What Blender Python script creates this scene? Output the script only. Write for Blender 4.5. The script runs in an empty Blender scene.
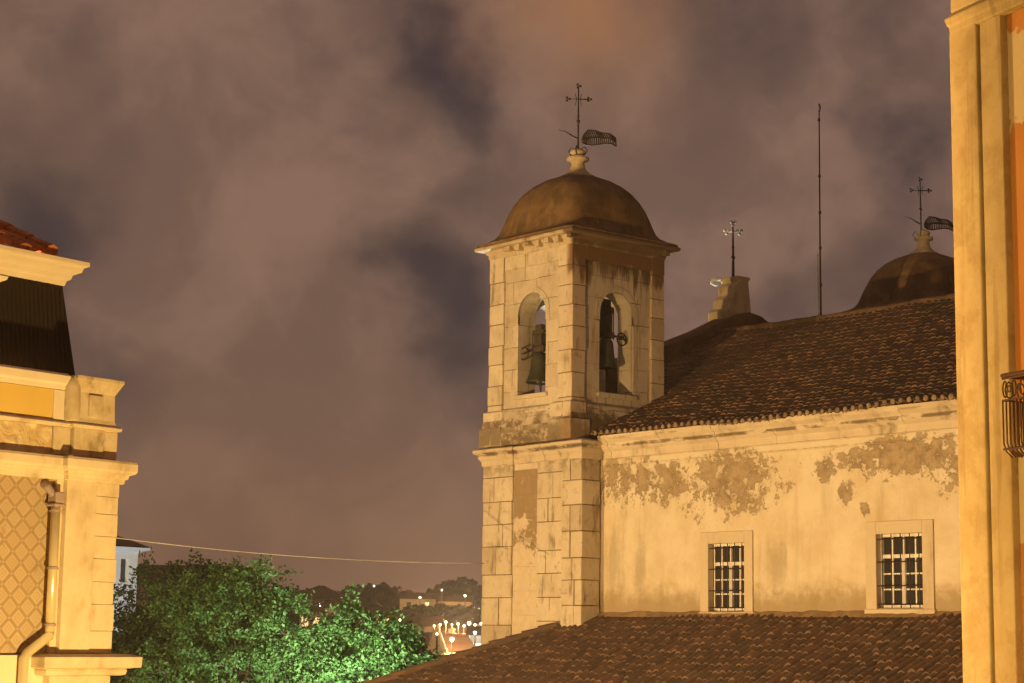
import bpy, bmesh, math, random
from math import radians, sin, cos, tan, pi, sqrt, exp
from mathutils import Vector, Matrix, noise as mnoise
random.seed(7)
S = bpy.context.scene
COL = S.collection

# ------------------------------------------------------------------ camera
FPX = 1931.0; PITCH = radians(8.7); ROLL = radians(0.8); TH = radians(40)
FH = Vector((-cos(TH), sin(TH), 0)); RH = Vector((sin(TH), cos(TH), 0)); ZU = Vector((0, 0, 1))
CAM = Vector((0, 0, 9.0))
fw = FH*cos(PITCH) + ZU*sin(PITCH); up0 = -FH*sin(PITCH) + ZU*cos(PITCH)
rt = RH*cos(ROLL) + up0*sin(ROLL); up = up0*cos(ROLL) - RH*sin(ROLL)
cd = bpy.data.cameras.new('camera'); cam = bpy.data.objects.new('camera', cd); COL.objects.link(cam)
cd.sensor_width = 36.0; cd.lens = 36.0*FPX/1024; cd.clip_start = 0.2; cd.clip_end = 9000
cam.matrix_world = Matrix(((rt.x, up.x, -fw.x, CAM.x), (rt.y, up.y, -fw.y, CAM.y), (rt.z, up.z, -fw.z, CAM.z), (0, 0, 0, 1)))
S.camera = cam

def ray(x, y):
    return fw + rt*((x-512)/FPX) - up*((y-341.5)/FPX)
def at(x, y, d):
    """world point seen at pixel x, y at horizontal distance d metres"""
    v = ray(x, y); return CAM + v*(d/v.dot(FH))

# ------------------------------------------------------------------ view
S.view_settings.view_transform = 'Standard'; S.view_settings.look = 'None'
S.view_settings.exposure = 0.0; S.view_settings.gamma = 1.0
S.render.engine = 'CYCLES'
S.cycles.use_denoising = True
S.cycles.max_bounces = 6
S.cycles.sample_clamp_indirect = 4.0

# ------------------------------------------------------------------ node maths helper
class E:
    """a socket with operators"""
    def __init__(s, nt, sock): s.nt = nt; s.s = sock
    def _m(s, op, *o, clamp=False):
        n = s.nt.nodes.new('ShaderNodeMath'); n.operation = op; n.use_clamp = clamp
        for i, v in enumerate((s,)+o):
            if isinstance(v, E): s.nt.links.new(v.s, n.inputs[i])
            else: n.inputs[i].default_value = v
        return E(s.nt, n.outputs[0])
    def __add__(s, o): return s._m('ADD', o)
    def __radd__(s, o): return s._m('ADD', o)
    def __sub__(s, o): return s._m('SUBTRACT', o)
    def __mul__(s, o): return s._m('MULTIPLY', o)
    def __rmul__(s, o): return s._m('MULTIPLY', o)
    def __truediv__(s, o): return s._m('DIVIDE', o)
    def __neg__(s): return s._m('MULTIPLY', -1.0)
    def pw(s, o): return s._m('POWER', o)
    def abs(s): return s._m('ABSOLUTE')
    def frac(s): return s._m('FRACT')
    def floor(s): return s._m('FLOOR')
    def max(s, o): return s._m('MAXIMUM', o)
    def min(s, o): return s._m('MINIMUM', o)
    def exp(s): return s._m('EXPONENT')
    def gt(s, o): return s._m('GREATER_THAN', o)
    def clamp(s): return s._m('ADD', 0.0, clamp=True)
    def ss(s, a, b):
        n = s.nt.nodes.new('ShaderNodeMapRange'); n.interpolation_type = 'SMOOTHSTEP'
        s.nt.links.new(s.s, n.inputs[0]); n.inputs[1].default_value = a; n.inputs[2].default_value = b
        return E(s.nt, n.outputs[0])

class NT:
    def __init__(s, nt): s.nt = nt
    def new(s, t): return s.nt.nodes.new(t)
    def link(s, a, b): s.nt.links.new(a.s if isinstance(a, E) else a, b)
    def coord(s, kind='Object'): return E(s.nt, s.new('ShaderNodeTexCoord').outputs[kind])
    def sep(s, v):
        n = s.new('ShaderNodeSeparateXYZ'); s.link(v, n.inputs[0]); return [E(s.nt, o) for o in n.outputs]
    def comb(s, x, y, z):
        n = s.new('ShaderNodeCombineXYZ')
        for i, v in enumerate((x, y, z)):
            if isinstance(v, E): s.link(v, n.inputs[i])
            else: n.inputs[i].default_value = v
        return E(s.nt, n.outputs[0])
    def vscale(s, v, sc):
        n = s.new('ShaderNodeVectorMath'); n.operation = 'MULTIPLY'; s.link(v, n.inputs[0]); n.inputs[1].default_value = sc
        return E(s.nt, n.outputs[0])
    def noise(s, v, scale, detail=4, rough=.55, dist=0.0):
        n = s.new('ShaderNodeTexNoise'); n.inputs['Scale'].default_value = scale
        n.inputs['Detail'].default_value = detail; n.inputs['Roughness'].default_value = rough
        n.inputs['Distortion'].default_value = dist
        if v is not None: s.link(v, n.inputs['Vector'])
        return E(s.nt, n.outputs[0])
    def vor(s, v, scale, feature='F1'):
        n = s.new('ShaderNodeTexVoronoi'); n.feature = feature; n.inputs['Scale'].default_value = scale
        s.link(v, n.inputs['Vector']); return E(s.nt, n.outputs['Distance'])
    def white(s, v):
        n = s.new('ShaderNodeTexWhiteNoise'); s.link(v, n.inputs['Vector']); return E(s.nt, n.outputs['Value'])
    def mix(s, f, a, b):
        n = s.new('ShaderNodeMix'); n.data_type = 'RGBA'
        if isinstance(f, E): s.link(f, n.inputs[0])
        else: n.inputs[0].default_value = f
        for v, i in ((a, 6), (b, 7)):
            if isinstance(v, E): s.link(v, n.inputs[i])
            else: n.inputs[i].default_value = (*v, 1)
        return E(s.nt, n.outputs[2])

def material(name):
    m = bpy.data.materials.new(name); m.use_nodes = True; nt = m.node_tree
    b = nt.nodes['Principled BSDF']; return m, NT(nt), b
def finish(t, b, col, rough=.85, bump=None, bstr=.4, bdist=.02, metal=0.0, spec=.3):
    if isinstance(col, E): t.link(col, b.inputs['Base Color'])
    else: b.inputs['Base Color'].default_value = (*col, 1)
    if isinstance(rough, E): t.link(rough, b.inputs['Roughness'])
    else: b.inputs['Roughness'].default_value = rough
    b.inputs['Metallic'].default_value = metal
    b.inputs['Specular IOR Level'].default_value = spec
    if bump is not None:
        n = t.new('ShaderNodeBump'); n.inputs['Strength'].default_value = bstr; n.inputs['Distance'].default_value = bdist
        t.link(bump, n.inputs['Height']); t.link(n.outputs[0], b.inputs['Normal'])

def mix3(a, b, t): return tuple(x*(1-t)+y*t for x, y in zip(a, b))

# ------------------------------------------------------------------ night sky
W = bpy.data.worlds.new('World'); S.world = W; W.use_nodes = True
wt = NT(W.node_tree); bg = W.node_tree.nodes['Background']
gen = wt.coord('Generated')
warp = wt.new('ShaderNodeTexNoise'); warp.inputs['Scale'].default_value = 9; warp.inputs['Detail'].default_value = 5
wt.link(gen, warp.inputs['Vector'])
vm = wt.new('ShaderNodeVectorMath'); vm.operation = 'SUBTRACT'; wt.link(warp.outputs['Color'], vm.inputs[0]); vm.inputs[1].default_value = (.5, .5, .5)
vm2 = wt.new('ShaderNodeVectorMath'); vm2.operation = 'MULTIPLY_ADD'; wt.link(vm.outputs[0], vm2.inputs[0]); vm2.inputs[1].default_value = (.10, .10, .10)
wt.link(gen, vm2.inputs[2]); dirw = E(W.node_tree, vm2.outputs[0])
def blob(px, py, rpx):
    """soft cloud bank or gap around one direction of the sky"""
    d = ray(px, py).normalized(); w = rpx/FPX
    n = wt.new('ShaderNodeVectorMath'); n.operation = 'DISTANCE'; wt.link(dirw, n.inputs[0]); n.inputs[1].default_value = d
    q = E(W.node_tree, n.outputs['Value'])/w
    return (-(q*q)).exp()
cloud = wt.noise(wt.vscale(gen, (1, 1, 1.5)), 6.0, 7, .54)*1.15 + wt.noise(gen, 24.0, 5, .55)*.40 - .09
for px, py, r, a in ((430, 45, 45, -.85), (395, 270, 40, -.25), (352, 118, 26, -.30), (465, 120, 50, -.55), (440, 215, 45, -.40), (520, 60, 60, -.15), (20, 235, 70, -.50),
                     (95, 345, 55, -.30), (412, 300, 42, -.55), (440, 350, 45, -.46), (455, 420, 50, -.30), (160, 395, 60, -.25),
                     (700, 15, 110, -.22), (880, 165, 60, -.42), (800, 290, 60, -.22), (615, 70, 40, -.10), (60, 40, 80, -.08),
                     (180, 150, 130, .10), (290, 420, 150, .12), (330, 250, 60, .10), (720, 190, 110, .32), (600, 130, 70, .12), (250, 60, 120, .10), (230, 150, 130, .15), (300, 380, 90, .10), (230, 540, 200, .15)):
    cloud = cloud + blob(px, py, r)*a
cf = cloud.ss(.14, .80)
el = wt.sep(gen)[2]
hz = el.ss(.16, .02)
fine_ = wt.noise(dirw, 11.0, 5, .55).ss(.36, .64)
thick = wt.mix(fine_, wt.mix(hz, (.160, .093, .070), (.180, .096, .062)), wt.mix(hz, (.245, .142, .103), (.232, .124, .078)))
thin = wt.mix(hz, (.046, .032, .037), (.115, .062, .044))
col = wt.mix(cf, thin, thick)
glow = blob(568, -4, 75)
col = wt.mix(glow*.72, col, (.40, .17, .065))
low = el.ss(.0, -.05)
col = wt.mix(low, col, (.03, .02, .012))
wt.link(col, bg.inputs['Color']); bg.inputs['Strength'].default_value = 1.0

# ------------------------------------------------------------------ mesh helpers
def boxuv(me):
    uv = me.uv_layers.new(name='UVMap') if not me.uv_layers else me.uv_layers[0]
    for p in me.polygons:
        n = p.normal; ax = max(range(3), key=lambda i: abs(n[i]))
        for li in p.loop_indices:
            c = me.vertices[me.loops[li].vertex_index].co
            uv.data[li].uv = (c.y, c.z) if ax == 0 else (c.x, c.z) if ax == 1 else (c.x, c.y)
def obj(name, bm, mat, parent=None, smooth=False, bevel=0, loc=None, uv=True, kind=None):
    me = bpy.data.meshes.new(name)
    bmesh.ops.recalc_face_normals(bm, faces=bm.faces) if uv else None
    bm.to_mesh(me); bm.free()
    for m in (mat if isinstance(mat, (list, tuple)) else [mat]): me.materials.append(m)
    if uv: boxuv(me)
    if smooth:
        for p in me.polygons: p.use_smooth = True
    o = bpy.data.objects.new(name, me); COL.objects.link(o)
    if parent: o.parent = parent
    if loc is not None: o.location = loc
    if bevel:
        b = o.modifiers.new('bevel', 'BEVEL'); b.width = bevel; b.segments = 2; b.limit_method = 'ANGLE'; b.angle_limit = radians(40)
    if kind: o['kind'] = kind
    return o
def tag(o, label, cat, group=None):
    o['label'] = label; o['category'] = cat
    if group: o['group'] = group
    return o
def empty(name, loc, rz, label, cat, group=None):
    o = bpy.data.objects.new(name, None); COL.objects.link(o); o.location = loc; o.rotation_euler = (0, 0, rz)
    o.empty_display_size = .3
    return tag(o, label, cat, group)
def box(bm, x0, x1, y0, y1, z0, z1, M=None):
    v = [bm.verts.new((x, y, z)) for z in (z0, z1) for y in (y0, y1) for x in (x0, x1)]
    for f in ((0, 2, 3, 1), (4, 5, 7, 6), (0, 1, 5, 4), (2, 6, 7, 3), (0, 4, 6, 2), (1, 3, 7, 5)): bm.faces.new([v[i] for i in f])
    if M is not None:
        for q in v: q.co = M @ q.co
    return v
def tube(bm, pts, r, n=8, caps=True):
    pts = [Vector(p) for p in pts]; rs = r if isinstance(r, (list, tuple)) else [r]*len(pts)
    rings = []
    ref = None
    for i, p in enumerate(pts):
        d = (pts[min(i+1, len(pts)-1)] - pts[max(i-1, 0)]).normalized()
        if ref is None: ref = Vector((0, 0, 1)) if abs(d.z) < .9 else Vector((1, 0, 0))
        a = d.cross(ref).normalized(); b = a.cross(d).normalized(); ref = b
        rings.append([bm.verts.new(p + (a*cos(2*pi*k/n) + b*sin(2*pi*k/n))*rs[i]) for k in range(n)])
    for i in range(len(rings)-1):
        for k in range(n): bm.faces.new((rings[i][k], rings[i][(k+1) % n], rings[i+1][(k+1) % n], rings[i+1][k]))
    if caps:
        try: bm.faces.new(rings[0][::-1]); bm.faces.new(rings[-1])
        except ValueError: pass
def lathe(bm, prof, c=(0, 0, 0), n=24, ex=None):
    """prof: (r, z[, exponent]); exponent > 2 squares the plan off"""
    rings = []
    for p in prof:
        r, z = p[:2]; e = p[2] if len(p) > 2 else 2
        ring = []
        for k in range(n):
            a = 2*pi*k/n; ca, sa = cos(a), sin(a)
            q = r if e == 2 else r/((abs(ca)**e + abs(sa)**e)**(1/e))
            ring.append(bm.verts.new((c[0]+q*ca, c[1]+q*sa, c[2]+z)))
        rings.append(ring)
    for i in range(len(rings)-1):
        for k in range(n): bm.faces.new((rings[i][k], rings[i][(k+1) % n], rings[i+1][(k+1) % n], rings[i+1][k]))
    bm.faces.new(rings[0][::-1]); bm.faces.new(rings[-1])
def ball(bm, c, r, n=8):
    lathe(bm, [(max(r*sin(pi*i/n), r*.02), -r*cos(pi*i/n)) for i in range(n+1)], c, 2*n)
def wallgeo(bm, w, z0, z1, ops, th, T):
    """wall 0..w by z0..z1, th deep, with openings (x0, x1, zb, zspring, rise); T maps (u, depth, z) to a point"""
    def V(u, d, z): return bm.verts.new(T(u, d, z))
    def quad(a, b, c, d):
        bm.faces.new([V(*a), V(*b), V(*c), V(*d)])
    def rect(u0, u1, a, b):
        if u1-u0 < 1e-5 or b-a < 1e-5: return
        for d in (0, th): quad((u0, d, a), (u1, d, a), (u1, d, b), (u0, d, b))
    x = 0
    for (a, b, zb, zs, rise) in sorted(ops):
        rect(x, a, z0, z1); rect(a, b, z0, zb)
        if rise <= 0:
            arc = [(a, zs), (b, zs)]
        else:
            arc = [((a+b)/2 - (b-a)/2*cos(pi*k/14), zs + rise*sin(pi*k/14)) for k in range(15)]
        for (ua, za), (ub, zb2) in zip(arc, arc[1:]):
            for d in (0, th): quad((ua, d, za), (ub, d, zb2), (ub, d, z1), (ua, d, z1))
            quad((ua, 0, za), (ub, 0, zb2), (ub, th, zb2), (ua, th, za))
        quad((a, 0, zb), (b, 0, zb), (b, th, zb), (a, th, zb))
        quad((a, 0, zb), (a, th, zb), (a, th, zs), (a, 0, zs)); quad((b, 0, zb), (b, th, zb), (b, th, zs), (b, 0, zs))
        x = b
    rect(x, w, z0, z1)
    quad((0, 0, z0), (0, th, z0), (0, th, z1), (0, 0, z1)); quad((w, 0, z0), (w, th, z0), (w, th, z1), (w, 0, z1))
    quad((0, 0, z1), (w, 0, z1), (w, th, z1), (0, th, z1))
    bmesh.ops.remove_doubles(bm, verts=bm.verts, dist=1e-5)
def sweep(bm, path, prof, closed=False):
    """moulding: prof (out, z) carried along path; outward is to the right of the path"""
    P = [Vector((p[0], p[1], 0)) for p in path]; n = len(P); rings = []
    for i in range(n):
        def nrm(a, b):
            d = (b-a).normalized(); return Vector((d.y, -d.x, 0))
        if closed: n1, n2 = nrm(P[i-1], P[i]), nrm(P[i], P[(i+1) % n])
        else:
            n1 = nrm(P[i-1], P[i]) if i > 0 else nrm(P[i], P[i+1]); n2 = nrm(P[i], P[i+1]) if i < n-1 else n1
        m = (n1+n2); m = m/(m.dot(n1))
        rings.append([bm.verts.new((P[i].x+m.x*o, P[i].y+m.y*o, z)) for o, z in prof])
    k = len(prof)
    for i in range(n if closed else n-1):
        A, B = rings[i], rings[(i+1) % n]
        for j in range(k): bm.faces.new((A[j], B[j], B[(j+1) % k], A[(j+1) % k]))
    if not closed: bm.faces.new(rings[0]); bm.faces.new(rings[-1][::-1])

# ------------------------------------------------------------------ materials
def plain(name, c, c2, scale=6, rough=.8, bump=.3, metal=0, spec=.3, bd=.01):
    m, t, b = material(name)
    oc = t.coord('Object'); n = t.noise(oc, scale, 5, .6); n2 = t.noise(oc, scale*.2, 4, .6)
    finish(t, b, t.mix((n*.5+n2*.5).ss(.35, .65), c, c2), rough, n, bump, bd, metal, spec)
    return m
def stone(name, light, dark, grime=(.10, .075, .045), blocks=None, grime_amt=.5, joint=.6, extra=None, seed=0.0, stain_scale=.8):
    m, t, b = material(name)
    oc = t.coord('Object'); uv = t.coord('UV')
    big = t.noise(t.vscale(oc, (1, 1, .7)), stain_scale, 6, .62)
    fine = t.noise(oc, 9, 5, .65)
    streak = t.noise(t.vscale(oc, (4.5, 4.5, .45)), 1.0, 5, .6)
    c = t.mix(fine.ss(.3, .7), mix3(light, dark, .25), light)
    c = t.mix(big.ss(.42, .66)*.55, c, dark)
    height = fine*.5
    if blocks:
        bw, bh = blocks
        wv = t.new('ShaderNodeTexNoise'); wv.inputs['Scale'].default_value = 1.3; t.link(uv, wv.inputs['Vector'])
        wm = t.new('ShaderNodeVectorMath'); wm.operation = 'MULTIPLY_ADD'; t.link(wv.outputs['Color'], wm.inputs[0]); wm.inputs[1].default_value = (.06, .06, 0)
        t.link(uv, wm.inputs[2])
        br = t.new('ShaderNodeTexBrick'); t.link(wm.outputs[0], br.inputs['Vector'])
        br.inputs['Scale'].default_value = 1; br.inputs['Brick Width'].default_value = bw; br.inputs['Row Height'].default_value = bh
        br.inputs['Mortar Size'].default_value = .012; br.inputs['Mortar Smooth'].default_value = .4; br.inputs['Bias'].default_value = 0
        br.inputs['Color1'].default_value = (0, 0, 0, 1); br.inputs['Color2'].default_value = (1, 1, 1, 1)
        sep = t.new('ShaderNodeSeparateColor'); t.link(br.outputs['Color'], sep.inputs[0])
        per = E(t.nt, sep.outputs[0]); mort = E(t.nt, br.outputs['Fac'])
        c = t.mix(per*.5, c, mix3(light, dark, .9))
        jn = t.noise(uv, 2.2, 3, .6).ss(.35, .62)
        c = t.mix(mort*jn*joint, c, grime)
        height = height - mort*1.5
    g = (big*.6 + streak*.55).ss(.60, .80)
    c = t.mix(g*grime_amt, c, grime)
    if extra: c, height = extra(t, oc, c, height, fine, streak)
    finish(t, b, c, .9, height, .55, .025)
    return m

def tone_extra(t, oc, c, h, fine, streak):
    a = t.new('ShaderNodeAttribute'); a.attribute_name = 'tone'; k = E(t.nt, a.outputs['Fac'])
    n = t.noise(oc, 3.1, 7, .72); n2 = t.noise(t.vscale(oc, (3, 3, .7)), 1.2, 6, .65); x, y, z = t.sep(oc)
    c = t.mix(k*.30, c, (.34, .265, .165))
    c = t.mix(k.gt(.93)*.3, c, (.24, .18, .11))
    c = t.mix(n.ss(.56, .66)*.5, c, (.22, .155, .085))
    c = t.mix(n2.ss(.56, .66)*.6, c, (.12, .085, .05))
    c = t.mix(((z-13.62).abs().ss(.5, .0)*n.ss(.42, .56)*.6).clamp(), c, (.14, .10, .06))
    x, y, z = t.sep(oc); n4 = t.noise(oc, 2.2, 6, .7)
    low = (z*-1.0 + n4*1.6).ss(-14.25, -13.6)*z.gt(14.05)
    c = t.mix(low*.75, c, (.11, .072, .036))
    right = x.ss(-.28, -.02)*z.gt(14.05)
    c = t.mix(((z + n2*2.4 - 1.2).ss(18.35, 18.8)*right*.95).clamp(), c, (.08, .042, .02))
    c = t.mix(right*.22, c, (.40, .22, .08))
    return c, h
m_block = stone('worn ashlar blocks', (.59, .51, .38), (.42, .34, .22), grime_amt=.45, stain_scale=1.6, extra=tone_extra)
m_joint = plain('dirty mortar joints', (.13, .09, .05), (.20, .14, .08), 4, .95, .4)
def blocks(bm, x0, x1, y0, y1, z0, z1, rh, rs, split=.5, j=.014, gap=.010):
    L = bm.verts.layers.float.get('tone') or bm.verts.layers.float.new('tone')
    z = z0
    while z < z1-.05:
        zt = min(z + rh*rs.uniform(.85, 1.15), z1)
        if z1-zt < .2: zt = z1
        cuts = [x0, x1] if rs.random() > split or x1-x0 < .7 else [x0, x0+(x1-x0)*rs.uniform(.3, .7), x1]
        for a, b in zip(cuts, cuts[1:]):
            d = [rs.uniform(-j, j) for _ in range(4)]
            v = box(bm, a+gap*(a > x0)+(d[0] if a == x0 else 0), b-gap*(b < x1)+(d[1] if b == x1 else 0), y0+d[2], y1+d[3]*.5, z+gap, zt-gap)
            tn = rs.random()
            for q in v: q[L] = tn; q.co += Vector([rs.uniform(-.004, .004) for _ in range(3)])
        z = zt
LIME = (.58, .50, .38); LIME_D = (.37, .30, .20)
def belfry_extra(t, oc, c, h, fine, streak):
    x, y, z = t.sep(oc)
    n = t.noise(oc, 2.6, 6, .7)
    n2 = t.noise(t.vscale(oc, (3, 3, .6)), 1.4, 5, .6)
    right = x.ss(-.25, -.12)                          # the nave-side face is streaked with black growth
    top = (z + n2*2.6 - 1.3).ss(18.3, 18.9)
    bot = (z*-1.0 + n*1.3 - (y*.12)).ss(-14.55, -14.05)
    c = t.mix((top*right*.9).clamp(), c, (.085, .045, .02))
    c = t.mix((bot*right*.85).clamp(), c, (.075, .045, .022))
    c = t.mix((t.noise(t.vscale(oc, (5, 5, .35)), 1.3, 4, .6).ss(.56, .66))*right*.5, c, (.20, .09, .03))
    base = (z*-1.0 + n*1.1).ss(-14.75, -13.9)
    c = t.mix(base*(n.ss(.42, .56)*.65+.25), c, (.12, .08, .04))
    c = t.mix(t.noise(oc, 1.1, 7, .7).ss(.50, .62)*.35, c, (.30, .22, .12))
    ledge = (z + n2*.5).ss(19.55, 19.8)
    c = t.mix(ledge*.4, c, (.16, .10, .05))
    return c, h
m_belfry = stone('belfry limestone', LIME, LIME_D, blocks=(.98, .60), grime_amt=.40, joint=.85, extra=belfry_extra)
def base_extra(t, oc, c, h, fine, streak):
    x, y, z = t.sep(oc)
    n = t.noise(oc, 1.7, 7, .68); n3 = t.noise(oc, 6.0, 5, .7)
    pan = (x+1.85).abs().ss(.55, .47)*(z-9.0).ss(0, .1)*((z*-1.0)+13.45).ss(0, .05)
    plaster = t.mix(n3.ss(.35, .7), (.56, .47, .33), (.50, .40, .27))
    c = t.mix(pan, c, plaster)
    pe = (n*.9 + (z-11.0)*.09).ss(.50, .545)
    c = t.mix(pan*pe, c, t.mix(n3, (.22, .155, .085), (.33, .24, .14)))
    crack = ((x+.05).abs().ss(.14, .02))*(n + n3*.4).ss(.60, .72)
    c = t.mix(crack*.75, c, (.10, .065, .035))
    return c, h - pan*pe*1.2
m_base = stone('tower base ashlar', (.60, .52, .39), (.40, .32, .21), blocks=(1.05, .64), grime_amt=.32, joint=.95, extra=base_extra)
def cor_extra(t, oc, c, h, fine, streak):
    x, y, z = t.sep(oc); n = t.noise(t.vscale(oc, (1, 1, 3)), 1.3, 6, .68)
    ln = (z-13.90).abs().ss(.07, .015)
    c = t.mix(ln*n.ss(.44, .56)*.85, c, (.10, .065, .03))
    c = t.mix((z-14.08).abs().ss(.05, .0)*n.ss(.5, .4)*.6, c, (.18, .12, .06))
    return c, h - ln*n.ss(.44, .56)*1.5
m_cornice = stone('weathered cornice stone', (.60, .51, .37), (.42, .33, .21), blocks=(1.9, 3.0), grime_amt=.75, joint=.9, stain_scale=1.4, extra=cor_extra)

def eave_extra(t, oc, c, h, fine, streak):
    x, y, z = t.sep(oc); n = t.noise(oc, 3.0, 6, .7)
    c = t.mix((x + n*.25).ss(.02, .2)*.9, c, (.11, .065, .032))
    c = t.mix((z + n*.14).ss(19.66, 19.74)*.9, c, (.13, .085, .042))
    return c, h
m_eave = stone('stained eave stone', (.52, .43, .29), (.34, .25, .15), blocks=(.9, 3.0), grime_amt=.8, joint=.8, stain_scale=2.4, extra=eave_extra)
def nave_extra():
    m, t, b = material('peeling lime plaster')
    oc = t.coord('Object'); x, y, z = t.sep(oc)
    n1 = t.noise(oc, 1.1, 7, .66); n2 = t.noise(oc, 4.0, 6, .7); n3 = t.noise(oc, 14, 4, .65)
    streak = t.noise(t.vscale(oc, (2.6, 2.6, .28)), 1.0, 5, .6)
    c = t.mix(n1.ss(.35, .68), (.60, .52, .38), (.52, .42, .27))
    c = t.mix(streak.ss(.5, .74)*.55, c, (.36, .285, .17))
    c = t.mix(n3.ss(.55, .75)*.18, c, (.38, .30, .19))
    def ell(cx, cz, rx, rz, k=1.0):
        a = (x-cx)/rx; q = (z-cz)/rz
        return (1.0 - (a*a + q*q).pw(.5).min(3.0))*k if False else ((a*a + q*q).pw(.5)*-1.0 + 1.0)
    p = ell(2.3, 12.95, 1.9, .62).max(ell(4.9, 12.75, 1.6, .75)).max(ell(10.3, 13.1, 2.1, .42)).max(ell(12.6, 12.85, 1.7, .55)).max(ell(8.6, 12.35, .32, .28)).max(ell(8.0, 12.9, .4, .3)).max(ell(15.6, 12.6, 1.2, .6)).max(ell(9.2, 11.95, .16, .18))
    mask = (p*.55 + (n1-.5)*1.2 + (n2-.5)*1.9 + (n3-.5)*.6).ss(.03, .19)
    hole = (t.noise(oc, 2.6, 7, .74)).ss(.53, .57)      # islands of plaster left inside the patches
    left = x.ss(7.2, 6.2)
    mask = mask*(left*hole*-.75 + 1.0)
    under = t.mix(n2.ss(.35, .65), (.215, .155, .09), (.36, .275, .17))
    c = t.mix(mask, c, under)
    damp = ((z*-1.0) + n1*1.0 + n2*.7).ss(-9.55, -8.95)    # rising damp above the lower roof
    c = t.mix(damp*.75, c, (.25, .18, .085))
    run = ell(.95, 10.9, .55, 1.5).max(ell(6.5, 10.7, .5, 1.2)).max(ell(1.9, 10.7, .4, 1.3))
    c = t.mix((run*1.2 + (streak-.5)*2.0 + (n2-.5)).ss(.1, .9)*.6, c, (.31, .25, .15))
    line = (z-13.42).abs().ss(.03, .006)
    c = t.mix(line*n2.ss(.35, .55)*.6, c, (.22, .16, .09))
    finish(t, b, c, .93, n3*.35 + n2*.5 - mask*1.5, .6, .03)
    return m
m_nave = nave_extra()
m_surr = stone('window surround stone', (.53, .44, .30), (.44, .35, .22), grime_amt=.35)

def tilemat(name, base, dark, moss, cw, ch, mossy=.5, pale=.3):
    m, t, b = material(name)
    uv = t.coord('UV'); oc = t.coord('Object')
    u, v, _ = t.sep(uv)
    cell = t.comb((u/cw).floor(), (v/ch).floor(), 0.0)
    r1 = t.white(cell)
    n = t.noise(oc, .7, 6, .65); n2 = t.noise(oc, 11, 4, .7)
    c = t.mix(r1, dark, base)
    c = t.mix((r1*8.7).frac().ss(.93, .99)*pale, c, (.42, .32, .22))
    c = t.mix(n.ss(.40, .65)*mossy, c, moss)
    c = t.mix(n2.ss(.50, .72)*.6, c, mix3(moss, (0, 0, 0), .5))
    finish(t, b, c, .93, n2, .5, .02)
    return m
m_tile_hi = tilemat('old nave roof tiles', (.18, .098, .052), (.11, .064, .038), (.075, .052, .030), .225, .36, .75, .08)
m_tile_lo = tilemat('low roof tiles', (.175, .098, .062), (.10, .062, .043), (.085, .060, .040), .205, .34, .7, .14)
m_tile_l = tilemat('orange roof tiles', (.62, .22, .07), (.42, .14, .05), (.16, .10, .05), .2, .35, .2)

m_iron = plain('wrought iron', (.03, .022, .018), (.07, .045, .03), 20, .6, .2, .4)
m_bronze = plain('green bronze', (.04, .042, .028), (.085, .08, .045), 5, .5, .3, .5)
m_oak = plain('old bell timber', (.035, .025, .018), (.07, .05, .03), 9, .8)
m_wood_w = plain('white window paint', (.72, .68, .60), (.60, .54, .44), 12, .6)
m_dark = plain('dark interior', (.02, .018, .016), (.03, .025, .02), 3, .9)
m_galv = plain('dull steel', (.30, .30, .30), (.20, .19, .18), 15, .5, .1, .6)
m_white_metal = plain('bare metal cross', (.75, .75, .72), (.4, .4, .38), 9, .7, .2, 0)
def glassmat(name, c=(.03, .028, .028)):
    m, t, b = material(name); finish(t, b, c, .12, None, spec=.6); return m
m_glass = glassmat('dark window glass')
def domemat():
    m, t, b = material('lichen dome render')
    oc = t.coord('Object'); n = t.noise(oc, 1.6, 6, .65); n2 = t.noise(oc, 7, 5, .7); st = t.noise(t.vscale(oc, (3, 3, .6)), 1.2, 5, .6)
    x, y, z = t.sep(oc)
    c = t.mix(n.ss(.35, .65), (.185, .108, .046), (.105, .062, .028))
    c = t.mix(st.ss(.52, .72)*.6, c, (.25, .155, .075))
    c = t.mix(n2.ss(.55, .75)*.5, c, (.05, .034, .018))
    finish(t, b, c, .9, n2, .4, .03)
    return m
m_dome = domemat()
m_gable = plain('unlit gable render', (.19, .115, .062), (.10, .062, .035), 3, .95, .5, 0, .2, .03)  # shade on the gable's unlit back is put into this dark base colour
m_finial = stone('finial limestone', (.50, .40, .25), (.33, .24, .13), grime_amt=.5, stain_scale=2)

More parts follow.
